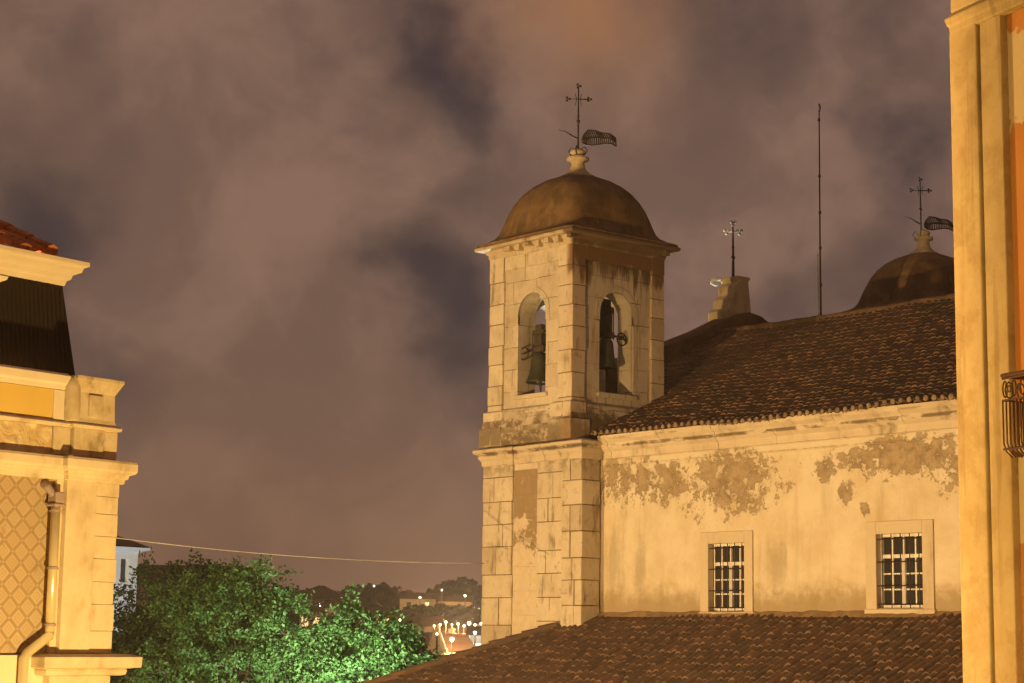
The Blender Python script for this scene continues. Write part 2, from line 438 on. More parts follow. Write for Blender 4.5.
# left building
YST = (.72, .58, .38)
def azulejo():
    m, t, b = material('diamond azulejo tiles')
    uv = t.coord('UV'); u, v, _ = t.sep(uv); s = .137*sqrt(2)
    a = ((u+v)/s).frac(); q = ((u-v)/s).frac()
    fa = (a-.5).abs()*2.0; fb = (q-.5).abs()*2.0
    mx = fa.max(fb)
    border = mx.ss(.74, .84)
    mid = (mx-.42).abs().ss(.11, .05)
    mn = fa.min(fb)
    dots = (fa*fa + fb*fb).ss(.07, .02)
    corner = mn.ss(.82, .9)
    oc = t.coord('Object'); n = t.noise(oc, 3, 5, .6); nf = t.noise(oc, 40, 3, .6)
    c = t.mix(n, (.54, .42, .27), (.45, .34, .21))
    c = t.mix(border*.72, c, (.25, .165, .085))
    c = t.mix(corner*.7, c, (.55, .45, .3))
    c = t.mix(mid*.42, c, (.32, .215, .11))
    c = t.mix(dots*.35, c, (.33, .22, .12))
    c = t.mix(nf.ss(.5, .7)*.3, c, (.40, .29, .16))
    tile = t.white(t.comb(((u+v)/s).floor(), ((u-v)/s).floor(), 0.0))
    c = t.mix(tile*.35, c, (.36, .25, .13)); c = t.mix(t.noise(oc, 6, 5, .7).ss(.60, .66)*.6, c, (.30, .2, .1))
    grout = mx.ss(.965, .99)
    finish(t, b, c, grout*.4+.32, n*.3 - grout, .25, .006, spec=.4)
    return m
m_azul = azulejo()
m_lst = stone('yellow lit limestone', (.70, .58, .40), (.52, .40, .23), (.26, .18, .085), grime_amt=.55, stain_scale=3.0)
m_lst2 = stone('carved parapet stone', (.60, .49, .32), (.36, .26, .13), (.17, .11, .05), grime_amt=.95, stain_scale=4.5)
m_panel = plain('ochre parapet paint', (.68, .47, .12), (.62, .42, .10), 3, .85, .2)
m_cream = plain('cream painted stone', (.72, .62, .45), (.66, .55, .38), 4, .8, .2)
def ribmat():
    m, t, b = material('ribbed dark cladding')
    uv = t.coord('UV'); u, v, _ = t.sep(uv); n = t.noise(t.coord('Object'), 5, 4, .6)
    r = ((u/.052).frac()-.5).abs()*2.0
    c = t.mix(n, (.024, .014, .008), (.015, .010, .006))
    finish(t, b, c, .7, r, .9, .02)
    return m
m_rib = ribmat()
def pipemat():
    m, t, b = material('painted metal pipe'); n = t.noise(t.coord('Object'), 12, 4, .6)
    finish(t, b, t.mix(n, (.74, .62, .38), (.62, .5, .28)), .28, n, .1, .004, .25, .6); return m
m_pipe = pipemat()
m_hopper = plain('mauve grey hopper', (.40, .30, .27), (.32, .24, .21), 12, .6)
# right building
m_rst = stone('ochre stained pilaster', (.44, .31, .135), (.34, .225, .08), (.21, .13, .045), grime_amt=.65, stain_scale=1.7)
def rst_extra(t, oc, c, h, fine, streak):
    n = t.noise(oc, 2.2, 7, .7); n2 = t.noise(t.vscale(oc, (8, 8, .5)), 1.0, 6, .6); v = t.noise(oc, 5, 6, .7)
    c = t.mix(n.ss(.48, .60)*.45, c, (.30, .185, .06))
    c = t.mix(n2.ss(.52, .66)*.5, c, (.22, .135, .045))
    c = t.mix(v.ss(.56, .72)*.35, c, (.54, .41, .21))
    return c, h*1.5 + v*.8
m_rst = stone('ochre stained pilaster', (.46, .33, .145), (.36, .24, .09), (.20, .125, .045), grime_amt=.7, stain_scale=1.7, extra=rst_extra)
def orange():
    m, t, b = material('flaking orange render')
    oc = t.coord('Object'); x, y, z = t.sep(oc)
    n = t.noise(oc, 1.5, 6, .7); n2 = t.noise(oc, 7, 6, .7); n3 = t.noise(t.vscale(oc, (3, 3, .5)), 1, 4, .6)
    c = t.mix(n3.ss(.35, .65), (.50, .21, .05), (.43, .165, .036))
    band = (z-14.75).abs().ss(.75, .15).max((z-10.55).abs().ss(.8, .2))
    mk = (band*.55 + (n-.5)*1.2 + (n2-.5)*.8).ss(.18, .25)
    c = t.mix(mk, c, t.mix(n2, (.50, .37, .17), (.62, .46, .24)))
    finish(t, b, c, .9, n2 - mk, .4, .015); return m
m_orange = orange()
m_pale_wall = plain('bluish white wash', (.60, .66, .70), (.52, .58, .62), 3, .9)
m_asph = plain('asphalt', (.055, .052, .05), (.04, .038, .036), 8, .9)

# ------------------------------------------------------------------ ground
def gz(x, y):
    r = sqrt(x*x+y*y)
    pts = [(0, 0), (75, 0), (110, 1.5), (150, 4.0), (240, 5.0), (330, 6.0), (420, 9.5), (520, 15), (600, 19.5), (680, 21), (800, 14), (1100, 0), (9000, 0)]
    for (a, za), (b, zb) in zip(pts, pts[1:]):
        if r <= b:
            f = (r-a)/(b-a); f = f*f*(3-2*f); z = za+(zb-za)*f; break
    return z + (mnoise.noise(Vector((x*.012, y*.012, 0)))*3.0*min(1, max(0, (r-200)/200)) if r < 1100 else 0)
bm = bmesh.new(); rings = []
RR = [0, 20, 40, 60, 75, 90, 105, 120, 140, 160, 190, 220, 250, 285, 320, 355, 390, 425, 460, 490, 520, 550, 580, 610, 640, 680, 730, 800, 900, 1100, 1600, 2500, 4500, 7500]
for r in RR:
    rings.append([bm.verts.new((r*cos(2*pi*k/180), r*sin(2*pi*k/180), gz(r*cos(2*pi*k/180), r*sin(2*pi*k/180)))) for k in range(180)] if r else [bm.verts.new((0, 0, 0))])
for k in range(180): bm.faces.new((rings[0][0], rings[1][k], rings[1][(k+1) % 180]))
for i in range(1, len(rings)-1):
    for k in range(180): bm.faces.new((rings[i][k], rings[i+1][k], rings[i+1][(k+1) % 180], rings[i][(k+1) % 180]))
mg, t, b = material('ground'); oc = t.coord('Object'); n = t.noise(oc, .05, 6, .6); nn = t.noise(oc, 1.5, 4, .6)
finish(t, b, t.mix(n.ss(.4, .6), t.mix(nn, (.05, .045, .035), (.07, .06, .045)), (.035, .04, .02)), .95, nn, .3, .05)
obj('ground', bm, mg, smooth=True, kind='structure')

# ================================================================== CHURCH
OX, OY = -37.3, 33.35
church = empty('church', (OX, OY, 0), 0, 'pale stone church with square domed bell tower, peeling side wall and dark tiled roof', 'church')

# tower base -------------------------------------------------------
bm = bmesh.new()
box(bm, -3.54, .43, .06, 4.2, 0, 13.72)


obj('tower_base', bm, m_base, church, bevel=.02)
rs = random.Random(31)
bm = bmesh.new(); box(bm, -3.56, -2.37, .02, .4, 0, 13.60); box(bm, -1.31, .45, .02, .4, 0, 13.60); box(bm, -.26, .48, -.05, .4, 0, 13.60); obj('joint_mortar', bm, m_joint, church)
bm = bmesh.new(); blocks(bm, -3.58, -2.35, 0, .38, 4, 13.62, .66, rs, .45); obj('left_pilaster', bm, m_block, church, bevel=.012)
bm = bmesh.new(); blocks(bm, -1.33, -.285, 0, .38, 4, 13.62, .66, rs, .4); obj('right_pilaster', bm, m_block, church, bevel=.012)
bm = bmesh.new(); blocks(bm, -.275, .50, -.07, .57, 4, 13.62, .66, rs, .5, j=.022); obj('corner_quoins', bm, m_block, church, bevel=.018)
# cornice round the tower base and along the nave
prof = [(0, 13.58), (.03, 13.60), (.04, 13.72), (.09, 13.78), (.11, 13.82), (.11, 13.88), (.19, 13.93), (.215, 13.96), (.215, 14.03), (.0, 14.10), (-.25, 14.10), (-.25, 13.58)]
bm = bmesh.new()
sweep(bm, [(-3.59, 4.4), (-3.59, -.005), (-2.34, -.005), (-2.34, .05), (-1.34, .05), (-1.34, -.005), (-.28, -.005), (-.28, -.075), (.505, -.075), (.505, .62)], prof)
obj('tower_cornice', bm, m_cornice, church, bevel=.008)
bm = bmesh.new()
sweep(bm, [(.66, .62), (24, .62)], [(0, 13.58), (.04, 13.6), (.05, 13.76), (.15, 13.84), (.17, 13.90), (.17, 13.97), (.28, 14.05), (.31, 14.10), (.31, 14.17), (-.2, 14.22), (-.25, 13.58)])
obj('nave_cornice', bm, m_cornice, church, bevel=.008)

# nave wall ----------------------------------------------------------
WINS = [(4.36, 5.54, 9.68, 11.30), (9.53, 10.80, 9.74, 11.37)]
bm = bmesh.new()
wallgeo(bm, 24, 0, 13.9, [(a-.43, b-.43, c, d, 0) for a, b, c, d in WINS], .7, lambda u, d, z: (u+.43, .63+d, z))
obj('nave_wall', bm, m_nave, church)
bm = bmesh.new()
sweep(bm, [(.51, .626), (24, .626)], [(0, 13.38), (.025, 13.40), (.025, 13.56), (-.05, 13.57), (-.05, 13.38)])
obj('frieze_band', bm, m_nave, church)
for wi, (a, b_, c, d) in enumerate(WINS):
    w = bpy.data.objects.new('window', None); COL.objects.link(w); w.parent = church
    # stone surround
    bm = bmesh.new(); e = .30 if wi else .27
    box(bm, a-e, a-.001, .585, .70, c-.02, d+.28); box(bm, b_+.001, b_+e, .585, .70, c-.02, d+.28)
    box(bm, a-.001, b_+.001, .585, .70, d+.001, d+.28)
    box(bm, a-e-.03, b_+e+.03, .56, .755, c-.14, c-.021)
    obj('surround', bm, m_surr, w, bevel=.012)
    # timber frame: fixed light of four panes over two casements of three rows
    bm = bmesh.new(); y0, y1 = .76, .82; W_ = b_-a; H = d-c
    zt = c + H*.70
    box(bm, a, a+.06, y0, y1, c, d); box(bm, b_-.06, b_, y0, y1, c, d)
    box(bm, a+.06, b_-.06, y0, y1, d-.06, d); box(bm, a+.06, b_-.06, y0, y1, c, c+.07)
    box(bm, a+.06, b_-.06, y0-.012, y1, zt-.04, zt+.04)
    mx = (a+b_)/2
    box(bm, mx-.045, mx+.045, y0-.015, y1, c+.07, zt-.04)
    box(bm, mx-.02, mx+.02, y0, y1, zt+.04, d-.06)
    for q in (-.25, .25):
        box(bm, mx+q*W_-.017, mx+q*W_+.017, y0+.01, y1, c+.07, d-.06)
    for k in (1, 2):
        zz = c + .07 + (zt-.04-c-.07)*k/3
        box(bm, a+.06, b_-.06, y0+.012, y1, zz-.016, zz+.016)
    obj('frame', bm, m_wood_w, w)
    bm = bmesh.new(); box(bm, a, b_, .805, .815, c, d); obj('pane', bm, m_glass, w)
    bm = bmesh.new()
    for k in range(5):
        xx = a + W_*(k+.5)/5 - .01
        tube(bm, [(xx, .66, c), (xx, .66, d)], .013, 6)
    for k in range(4):
        zz = c + H*(.04, .28, .66-.0, .97)[k] if False else c + H*(.05, .30, .62, .93)[k]
        tube(bm, [(a, .645, zz), (b_, .645, zz)], .014, 6)
    for k in (0, 1, 2):
        zz = c + H*(.30, .62, .05)[k]
        tube(bm, [(a-.05, .60, zz), (a+.02, .645, zz)], .014, 6)
    obj('grille', bm, m_iron, w)
# dark room behind the windows
bm = bmesh.new(); box(bm, 3.5, 12, 1.36, 1.40, 9, 12); obj('dark_backing', bm, m_dark, church)

# nave roof ----------------------------------------------------------
def tiled(bm, s0, s1, L, cw, ch, P, keep=lambda s, t: True, sub=6, amp=.05, jit=.012):
    """canal tiles as relief: s along the eave, t up the slope, P(s, t, h) gives the point"""
    uvl = bm.loops.layers.uv.new('UVMap')
    ncol = int(round((s1-s0)/cw)); nrow = int(round(L/ch))
    rs = random.Random(3); jc = {}
    def J(i, j):
        if (i, j) not in jc: jc[(i, j)] = (rs.uniform(-jit, jit), rs.uniform(-.07, .07))
        return jc[(i, j)]
    for j in range(nrow):
        row = []
        for lev in (0, 1):
            r = []
            for i in range(ncol*sub+1):
                s = s0 + i*cw/sub; ci = min(i//sub, ncol-1)
                ph = (i % sub)/sub
                h = amp*(1.4*abs(sin(pi*ph))**.8 - .35)
                dj, ds = J(ci, j)
                cover = abs(sin(pi*ph)) > .3
                t0 = j*ch + (ds if lev == 0 else 0); t1 = (j+1)*ch + .02
                h += dj + (.022 if lev == 0 else 0.0)
                r.append((s, t0 if lev == 0 else t1, h))
            row.append(r)
        vb = [bm.verts.new(P(*q)) for q in row[0]]; vt = [bm.verts.new(P(*q)) for q in row[1]]
        vf = [bm.verts.new(P(q[0], q[1], q[2]-.055)) for q in row[0]]
        for i in range(ncol*sub):
            sm = s0 + (i+.5)*cw/sub
            if not keep(sm, (j+.5)*ch): continue
            for A, B, ta, tb in ((vb, vt, j*ch+.01, (j+1)*ch-.01), (vf, vb, j*ch+.01, j*ch+.02)):
                f = bm.faces.new((A[i], A[i+1], B[i+1], B[i]))
                ci = i//sub
                uu = (ci+.5)*cw
                for lp, q in zip(f.loops, ((uu, ta), (uu, ta), (uu, tb), (uu, tb))): lp[uvl].uv = q
RY0, RY1, RZ0, RZ1 = .22, 8.6, 14.16, 18.15
def roofz(y):
    k = (y-RY0)/(RY1-RY0); return RZ0 + (RZ1-RZ0)*(.84*k + .16*k*k)
Ls = sqrt((RY1-RY0)**2 + (RZ1-RZ0)**2)
def PN(s, t, h):
    y = RY0 + (RY1-RY0)*t/Ls
    sag = .03*sin(s*.7+t*.5) + .02*sin(s*1.9-t*.8)
    return (s, y - h*.42, roofz(y) + h*.9 + sag)
bm = bmesh.new()
tiled(bm, -3.2, 24.0, Ls, .225, .36, PN, keep=lambda s, t: s > .47 or t > 3.9 or (s > .02 and t > .5), amp=.036, jit=.014)
obj('nave_roof', bm, m_tile_hi, church, uv=False)
# underlay so nothing shows between the tiles, and the far slope
bm = bmesh.new()
pts = [(RY0+.1 + (RY1-RY0-.1)*k/8) for k in range(9)]
for xa, xb, k0 in ((.02, 24, 0), (-3.2, .02, 4)):
    for k in range(k0, 8):
        ya, yb = pts[k], pts[k+1]
        bm.faces.new([bm.verts.new(q) for q in ((xa, ya, roofz(ya)-.07), (xb, ya, roofz(ya)-.07), (xb, yb, roofz(yb)-.07), (xa, yb, roofz(yb)-.07))])
bm.faces.new([bm.verts.new(q) for q in ((-3.2, RY1, RZ1-.05), (24, RY1, RZ1-.05), (24, 17, 14.16), (-3.2, 17, 14.16))])
obj('roof_underlay', bm, m_tile_hi, church)
# ridge tiles
bm = bmesh.new(); x = -3.2; rs = random.Random(5)
while x < 24:
    z = RZ1 + .02*sin(x*.7+4) + rs.uniform(-.012, .012)
    tube(bm, [(x, RY1, z), (x+.44, RY1, z+.015)], [.13, .105], 10); x += .40
obj('ridge_tiles', bm, m_tile_hi, church, smooth=False)
# mortar plugs in the ends of the eave tiles
bm = bmesh.new()
ncol = int(round(27.2/.225))
for i in range(ncol):
    s = -3.2 + (i+.5)*27.2/ncol
    if s < .6: continue
    p = PN(s, 0, .0)
    r = random.uniform(.052, .068)
    lathe(bm, [(r, -.02), (r, .02), (r*.5, .035)], (0, 0, 0), 10)
    for v in bm.verts[-30:] if False else []: pass
    bm.verts.ensure_lookup_table()
    for v in bm.verts[len(bm.verts)-30:]:
        c = v.co.copy(); v.co = Vector((p[0]+c.x, p[1]-.035-c.z, p[2]+.035+c.y))
obj('eave_tile_ends', bm, plain('lime mortar plugs', (.27, .20, .13), (.14, .09, .055), 8, .95), church)
# nave far wall and rear, simple
bm = bmesh.new(); box(bm, -3.5, 24, 16.3, 16.9, 0, 14.1); box(bm, 23.4, 24, 1.33, 16.3, 0, 14.1); obj('rear_walls', bm, m_nave, church)

# belfries, two of them -------------------------------------------------
def belfry(dy, dz=0):
    q = bpy.data.objects.new('bell_tower_top', None); COL.objects.link(q); q.parent = church
    bz, tz, wd, th = 14.1, 19.32-dz, 3.35, .62
    bm = bmesh.new(); r_ = .055
    op = [(1.10-r_, 2.28-r_, 15.45, 17.62, .59)]
    i0, i1 = -3.4+r_, -r_; j0, j1 = dy+r_, dy+3.35-r_
    wallgeo(bm, i1-i0, bz, tz, [(1.09, 2.24, 15.45, 17.62, .575)], th, lambda u, d, z: (i0+u, j0+d, z))
    wallgeo(bm, i1-i0, bz, tz, [(1.09, 2.24, 15.45, 17.62, .575)], th, lambda u, d, z: (i0+u, j1-d, z))
    wi = j1-j0-2*th
    wallgeo(bm, wi, bz, tz, [(.35, 1.60, 15.45, 17.58, .62)], th, lambda u, d, z: (i1-d, j0+th+u, z))
    wallgeo(bm, wi, bz, tz, [(.35, 1.60, 15.45, 17.58, .62)], th, lambda u, d, z: (i0+d, j0+th+u, z))
    box(bm, i0+th, i1-th, j0+th, j1-th, bz, 15.0)
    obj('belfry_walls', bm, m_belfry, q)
    bm = bmesh.new(); rsb = random.Random(8)
    for (xa, xb) in ((-3.42, -2.82), (-.55, .02)):
        for (ya, yb) in ((dy-.02, dy+.46), (dy+2.88, dy+3.37)):
            blocks(bm, xa, xb, ya, yb, bz, tz+.01, .58, rsb, .0); obj('corner_pier', bm, m_block, q, bevel=.016); bm = bmesh.new()
    bm.free()
    bm = bmesh.new()
    for (xa, xb) in ((-3.40, -2.84), (-.53, .0)):
        for (ya, yb) in ((dy, dy+.44), (dy+2.90, dy+3.35)): box(bm, xa, xb, ya, yb, bz, tz)
    obj('pier_mortar', bm, m_joint, q)
    bm = bmesh.new(); blocks(bm, -2.80, -.57, dy-.008, dy+3.358, tz-.4, tz+.004, .42, rsb, 1.0); blocks(bm, -3.405, .008, dy+.48, dy+2.86, tz-.4, tz+.002, .42, rsb, .0)
    obj('lintel_band', bm, m_block, q, bevel=.012)
    # arch rings and sills
    def ring(T, a, b, zs, rise):
        bm = bmesh.new()
        o = []
        for k in range(15):
            an = pi*k/14; o.append(((a+b)/2-cos(an)*((b-a)/2), zs+rise*sin(an), (a+b)/2-cos(an)*((b-a)/2+.15), zs+(rise+.15)*sin(an)))
        st = [(o[0][0], zs-.22, o[0][2]-.02, zs-.22)] + o + [(o[-1][0], zs-.22, o[-1][2]+.02, zs-.22)]
        for p, n in zip(st, st[1:]):
            A = [T(p[0], -.02, p[1]), T(n[0], -.02, n[1]), T(n[2], -.02, n[3]), T(p[2], -.02, p[3])]
            B = [T(p[0], .05, p[1]), T(n[0], .05, n[1]), T(n[2], .0, n[3]), T(p[2], .0, p[3])]
            va = [bm.verts.new(v) for v in A]; vb = [bm.verts.new(v) for v in B]
            bm.faces.new(va); bm.faces.new((va[0], va[1], vb[1], vb[0])); bm.faces.new((va[3], va[2], vb[2], vb[3]))
        bmesh.ops.remove_doubles(bm, verts=bm.verts, dist=1e-4)
        obj('arch_surround', bm, m_belfry, q)
    ring(lambda u, d, z: (i0+u, j0+d, z), 1.09, 2.24, 17.62, .575)
    ring(lambda u, d, z: (i0+u, j1-d, z), 1.09, 2.24, 17.62, .575)
    ring(lambda u, d, z: (i1-d, j0+th+u, z), .35, 1.60, 17.58, .62)
    ring(lambda u, d, z: (i0+d, j0+th+u, z), .35, 1.60, 17.58, .62)
    bm = bmesh.new()
    box(bm, i0+1.0, i0+2.34, j0-.07, j0+th, 15.33, 15.449); box(bm, i1-th, i1+.07, j0+th+.27, j0+th+1.70, 15.31, 15.449)
    obj('sills', bm, m_belfry, q, bevel=.03)
    # swept plinth
    bm = bmesh.new()
    sweep(bm, [(-3.42, dy-.02), (.02, dy-.02), (.02, dy+3.37), (-3.42, dy+3.37)],
          [(.16, 14.1), (.15, 14.40), (.09, 14.80), (.07, 14.84), (.05, 15.05), (.0, 15.10), (-.2, 15.1), (-.2, 14.1)], closed=True)
    obj('plinth', bm, m_belfry, q, bevel=.02)
    bm = bmesh.new()
    blocks(bm, -3.60, -2.66, dy-.20, dy+.3, 14.1, 14.62, .5, rsb, 1.0, j=.02); blocks(bm, -2.65, -.72, dy-.17, dy+.3, 14.1, 14.60, .5, rsb, 1.0, j=.02); blocks(bm, -.71, .19, dy-.21, dy+.5, 14.1, 14.66, .56, rsb, .0, j=.02)
    blocks(bm, -3.54, -2.70, dy-.13, dy+.3, 14.66, 15.06, .4, rsb, .0, j=.02); blocks(bm, -2.62, -.80, dy-.10, dy+.3, 14.63, 15.02, .4, rsb, 1.0, j=.02); blocks(bm, -.74, .12, dy-.14, dy+.45, 14.69, 15.12, .5, rsb, 1.0, j=.02)
    obj('plinth_blocks', bm, m_block, q, bevel=.03)
    # little curved console gablets at the foot of the piers
    # cornice and oversailing eave
    bm = bmesh.new()
    sweep(bm, [(-3.4, dy), (0, dy), (0, dy+3.35), (-3.4, dy+3.35)],
          [(.03, 19.40), (.05, 19.46), (.06, 19.54), (.12, 19.60), (.14, 19.635), (.31, 19.65), (.335, 19.67), (.335, 19.745), (.29, 19.765), (-.3, 19.80), (-.5, 19.40)], closed=True)
    for v in bm.verts: v.co.z -= dz+.10
    rs = random.Random(2)
    for k in range(9):                                    # worn blocks under the eave
        u = -3.36 + k*.415
        if rs.random() < .8: box(bm, u+rs.uniform(-.04, .04), u+rs.uniform(.12, .24), dy-.22-rs.uniform(0, .05), dy-.05, 19.40-dz+rs.uniform(-.04, .05), 19.54-dz)
    for k in range(9):
        u = dy + .02 + k*.40
        if rs.random() < .35: box(bm, .05, .22, u, u+.16, 19.40-dz, 19.54-dz)
    obj('eave', bm, m_eave, q, bevel=.012)
    bm = bmesh.new()
    P = [(2.03, .0, 20), (2.04, .05, 18), (1.91, .10, 12), (1.78, .20, 8), (1.71, .34, 6.5), (1.67, .52, 5.6), (1.63, .74, 4.8), (1.58, .98, 4.1), (1.49, 1.22, 3.5), (1.35, 1.45, 3.1), (1.15, 1.65, 2.8), (.90, 1.81, 2.5), (.62, 1.92, 2.2), (.33, 1.98, 2), (.05, 2.0, 2)]
    lathe(bm, P, (-1.7, dy+1.68, 19.67-dz), 96)
    obj('dome', bm, m_dome, q, smooth=True, uv=False)
    bm = bmesh.new()
    lathe(bm, [(.44, -.20, 4), (.42, .0, 4), (.30, .08, 3), (.22, .20), (.18, .36), (.20, .42), (.31, .46), (.31, .53), (.18, .58), (.16, .63), (.22, .66), (.21, .72), (.08, .80)], (-1.7, dy+1.68, 21.68-dz), 32)
    obj('finial', bm, m_finial, q, smooth=True, uv=False)
    return q
belfry(0.0)
belfry(15.3, .05)
bm = bmesh.new(); box(bm, -3.54, .3, 15.25, 19.4, 0, 14.1); obj('tower_base', bm, m_base, church)

# façade gable seen from behind, with its pedestal
bm = bmesh.new()
sil = [(3.3, 14), (3.3, 16.6), (5.0, 17.15), (6.65, 17.75), (7.8, 18.2), (8.7, 18.62), (9.4, 18.92), (10.0, 19.05), (10.5, 18.98), (11.0, 18.75), (11.6, 18.3), (12.6, 17.8), (14.5, 17.0), (16.0, 16.3), (16.0, 14)]
fr = [bm.verts.new((-3.55, y, z)) for y, z in sil]; bk = [bm.verts.new((-2.9, y, z-.05)) for y, z in sil]
bm.faces.new(fr); bm.faces.new(bk[::-1])
for i in range(len(sil)): k = (i+1) % len(sil); bm.faces.new((fr[i], fr[k], bk[k], bk[i]))
obj('facade_gable', bm, m_gable, church, bevel=.08)
bm = bmesh.new()
n0 = [(8.95, 18.2), (8.95, 18.95), (9.12, 19.05), (9.20, 19.35), (9.38, 19.50), (9.42, 19.80), (9.56, 19.92), (9.50, 19.98), (9.50, 20.10), (10.06, 20.10), (10.06, 20.02), (9.98, 19.96), (10.06, 19.4), (10.16, 18.2)]
fr = [bm.verts.new((-3.75, y, z)) for y, z in n0]; bk = [bm.verts.new((-3.0, y, z)) for y, z in n0]
bm.faces.new(fr); bm.faces.new(bk[::-1])
for i in range(len(n0)): k = (i+1) % len(n0); bm.faces.new((fr[i], fr[k], bk[k], bk[i]))
obj('gable_pedestal', bm, m_finial, church, bevel=.03)

# ------------------------------------------------------------------ bells
def bell(loc, rz, r, h, label, tall=False):
    e = empty('church_bell', loc, rz, label, 'bell', 'bells hanging in the tower arches')
    bm = bmesh.new()
    pf = [(r*1.0, 0), (r*1.02, h*.03), (r*.93, h*.12), (r*.78, h*.28), (r*.69, h*.5), (r*.64, h*.72), (r*.58, h*.86), (r*.42, h*.96), (r*.15, h*1.0)]
    lathe(bm, [(r*.9, .02)] + pf, (0, 0, -h), 28); obj('bell_body', bm, m_bronze, e, smooth=True, uv=False)
    bm = bmesh.new(); tube(bm, [(0, 0, -h*.5), (.03, 0, -h*1.03), (.05, 0, -h*1.28)], [.02, .035, .02], 8); ball(bm, (.035, 0, -h*1.04), .055, 6)
    obj('clapper', bm, m_iron, e, smooth=True)
    bm = bmesh.new()
    H = 1.05 if tall else .75
    box(bm, -.24, .24, -.10, .10, 0.0, .16); box(bm, -.17, .17, -.09, .09, .162, H*.62); box(bm, -.22, .22, -.10, .10, H*.622, H*.8); box(bm, -.12, .12, -.08, .08, H*.802, H)
    obj('headstock', bm, m_oak, e, bevel=.015)
    bm = bmesh.new()
    tube(bm, [(-.66, 0, .08), (.66, 0, .08)], .03, 8)
    for xx in (-.18, .18): tube(bm, [(xx, -.11, -.05), (xx, -.11, H*.7)], .014, 6); tube(bm, [(xx, .11, -.05), (xx, .11, H*.7)], .014, 6)
    obj('axle', bm, m_iron, e)
    bm = bmesh.new()
    R = .17; cx = -.42 if not tall else .40
    pts = [(cx + R*cos(a)*(1 if not tall else 1), -.20+.0*a, -.02 + R*sin(a)) for a in [k*2*pi/16 for k in range(17)]]
    tube(bm, pts, .022, 6, caps=False); tube(bm, [(cx-R, -.2, -.02), (cx+R, -.2, -.02)], .02, 6)
    tube(bm, [(cx, -.2, -.02), (cx, 0, .08)], .02, 6)
    obj('ringing_wheel', bm, m_iron, e, smooth=True)
    return e
bell((OX-1.74, OY+.40, 16.62), 0, .37, .85, 'green bronze bell in the left arch of the near belfry')
bell((OX-.45, OY+1.62, 17.0), radians(90), .33, .82, 'bell under a tall timber headstock in the right arch of the near belfry', True)

# ------------------------------------------------------------------ crosses and vanes
def vane(loc, label, flip=1):
    e = empty('weather_vane', loc, 0, label, 'weather vane', 'iron crosses with flag vanes on the tower domes')
    RV = RH                                               # the vane lies across the wind
    bm = bmesh.new()
    tube(bm, [(0, 0, 0), (0, 0, 1.2), (0, 0, 2.0)], [.030, .024, .016], 8)
    ball(bm, (0, 0, .98), .055, 6); ball(bm, (0, 0, 1.12), .035, 6)
    for s in (-1, 1):
        for a in (0, pi/2):                               # scrolls round the foot
            d = Vector((cos(a+.6), sin(a+.6), 0))*s
            tube(bm, [d*.05+Vector((0, 0, .0)), d*.20+Vector((0, 0, .02)), d*.27+Vector((0, 0, .13)), d*.20+Vector((0, 0, .24)), d*.11+Vector((0, 0, .20)), d*.15+Vector((0, 0, .13))], .014, 5)
    obj('mast', bm, m_iron, e, smooth=True)
    bm = bmesh.new()
    d = Vector((sin(TH), cos(TH), 0))
    tube(bm, [d*-.30+Vector((0, 0, 1.62)), d*.30+Vector((0, 0, 1.62))], .018, 6)
    for c in (d*-.30+Vector((0, 0, 1.62)), d*.30+Vector((0, 0, 1.62)), Vector((0, 0, 2.0))):
        for q in range(3): ball(bm, c + d*(.05*cos(q*2.1)) + Vector((0, 0, .05*sin(q*2.1))), .038, 5)
    for s in (-1, 1): tube(bm, [d*.09*s+Vector((0, 0, 1.44)), d*.05*s+Vector((0, 0, 1.62)), d*.09*s+Vector((0, 0, 1.78))], .011, 5)
    obj('cross_arms', bm, m_iron, e, smooth=True)
    bm = bmesh.new()
    # pierced banner: ribs between two rails
    top = [(.10, .46), (.16, .60), (.28, .74), (.48, .72), (.66, .66), (.88, .64), (1.04, .52)]
    bot = [(.10, .40), (.20, .33), (.36, .30), (.56, .33), (.74, .36), (.92, .35), (1.06, .28)]
    T = [d*a*flip+Vector((0, 0, z)) for a, z in top]; B = [d*a*flip+Vector((0, 0, z)) for a, z in bot]
    tube(bm, T, .022, 6); tube(bm, B, .022, 6); tube(bm, [T[-1], B[-1]], .022, 6)
    mid = [(a+b)/2 for a, b in zip(T, B)]; tube(bm, mid, .03, 6)
    for k in range(1, 20):
        f = k/20*6; i = int(f); u = f-i
        a = T[i].lerp(T[i+1], u); b = B[i].lerp(B[i+1], u)
        tube(bm, [a, (a+b)/2 + d*.05*flip, b], .021, 5)
    tube(bm, [d*.0+Vector((0, 0, .48)), d*-.15*flip+Vector((0, 0, .55)), d*-.35*flip+Vector((0, 0, .68)), d*-.55*flip+Vector((0, 0, .74))], [.022, .03, .018, .008], 6)
    obj('banner', bm, m_iron, e, smooth=True)
    return e
vane((OX-1.7, OY+1.68, 22.28), 'iron cross and pierced flag vane on top of the near tower dome')
vane((OX-1.7-.1, OY+16.98, 22.15), 'iron cross and flag vane on the far dome beside the right building')

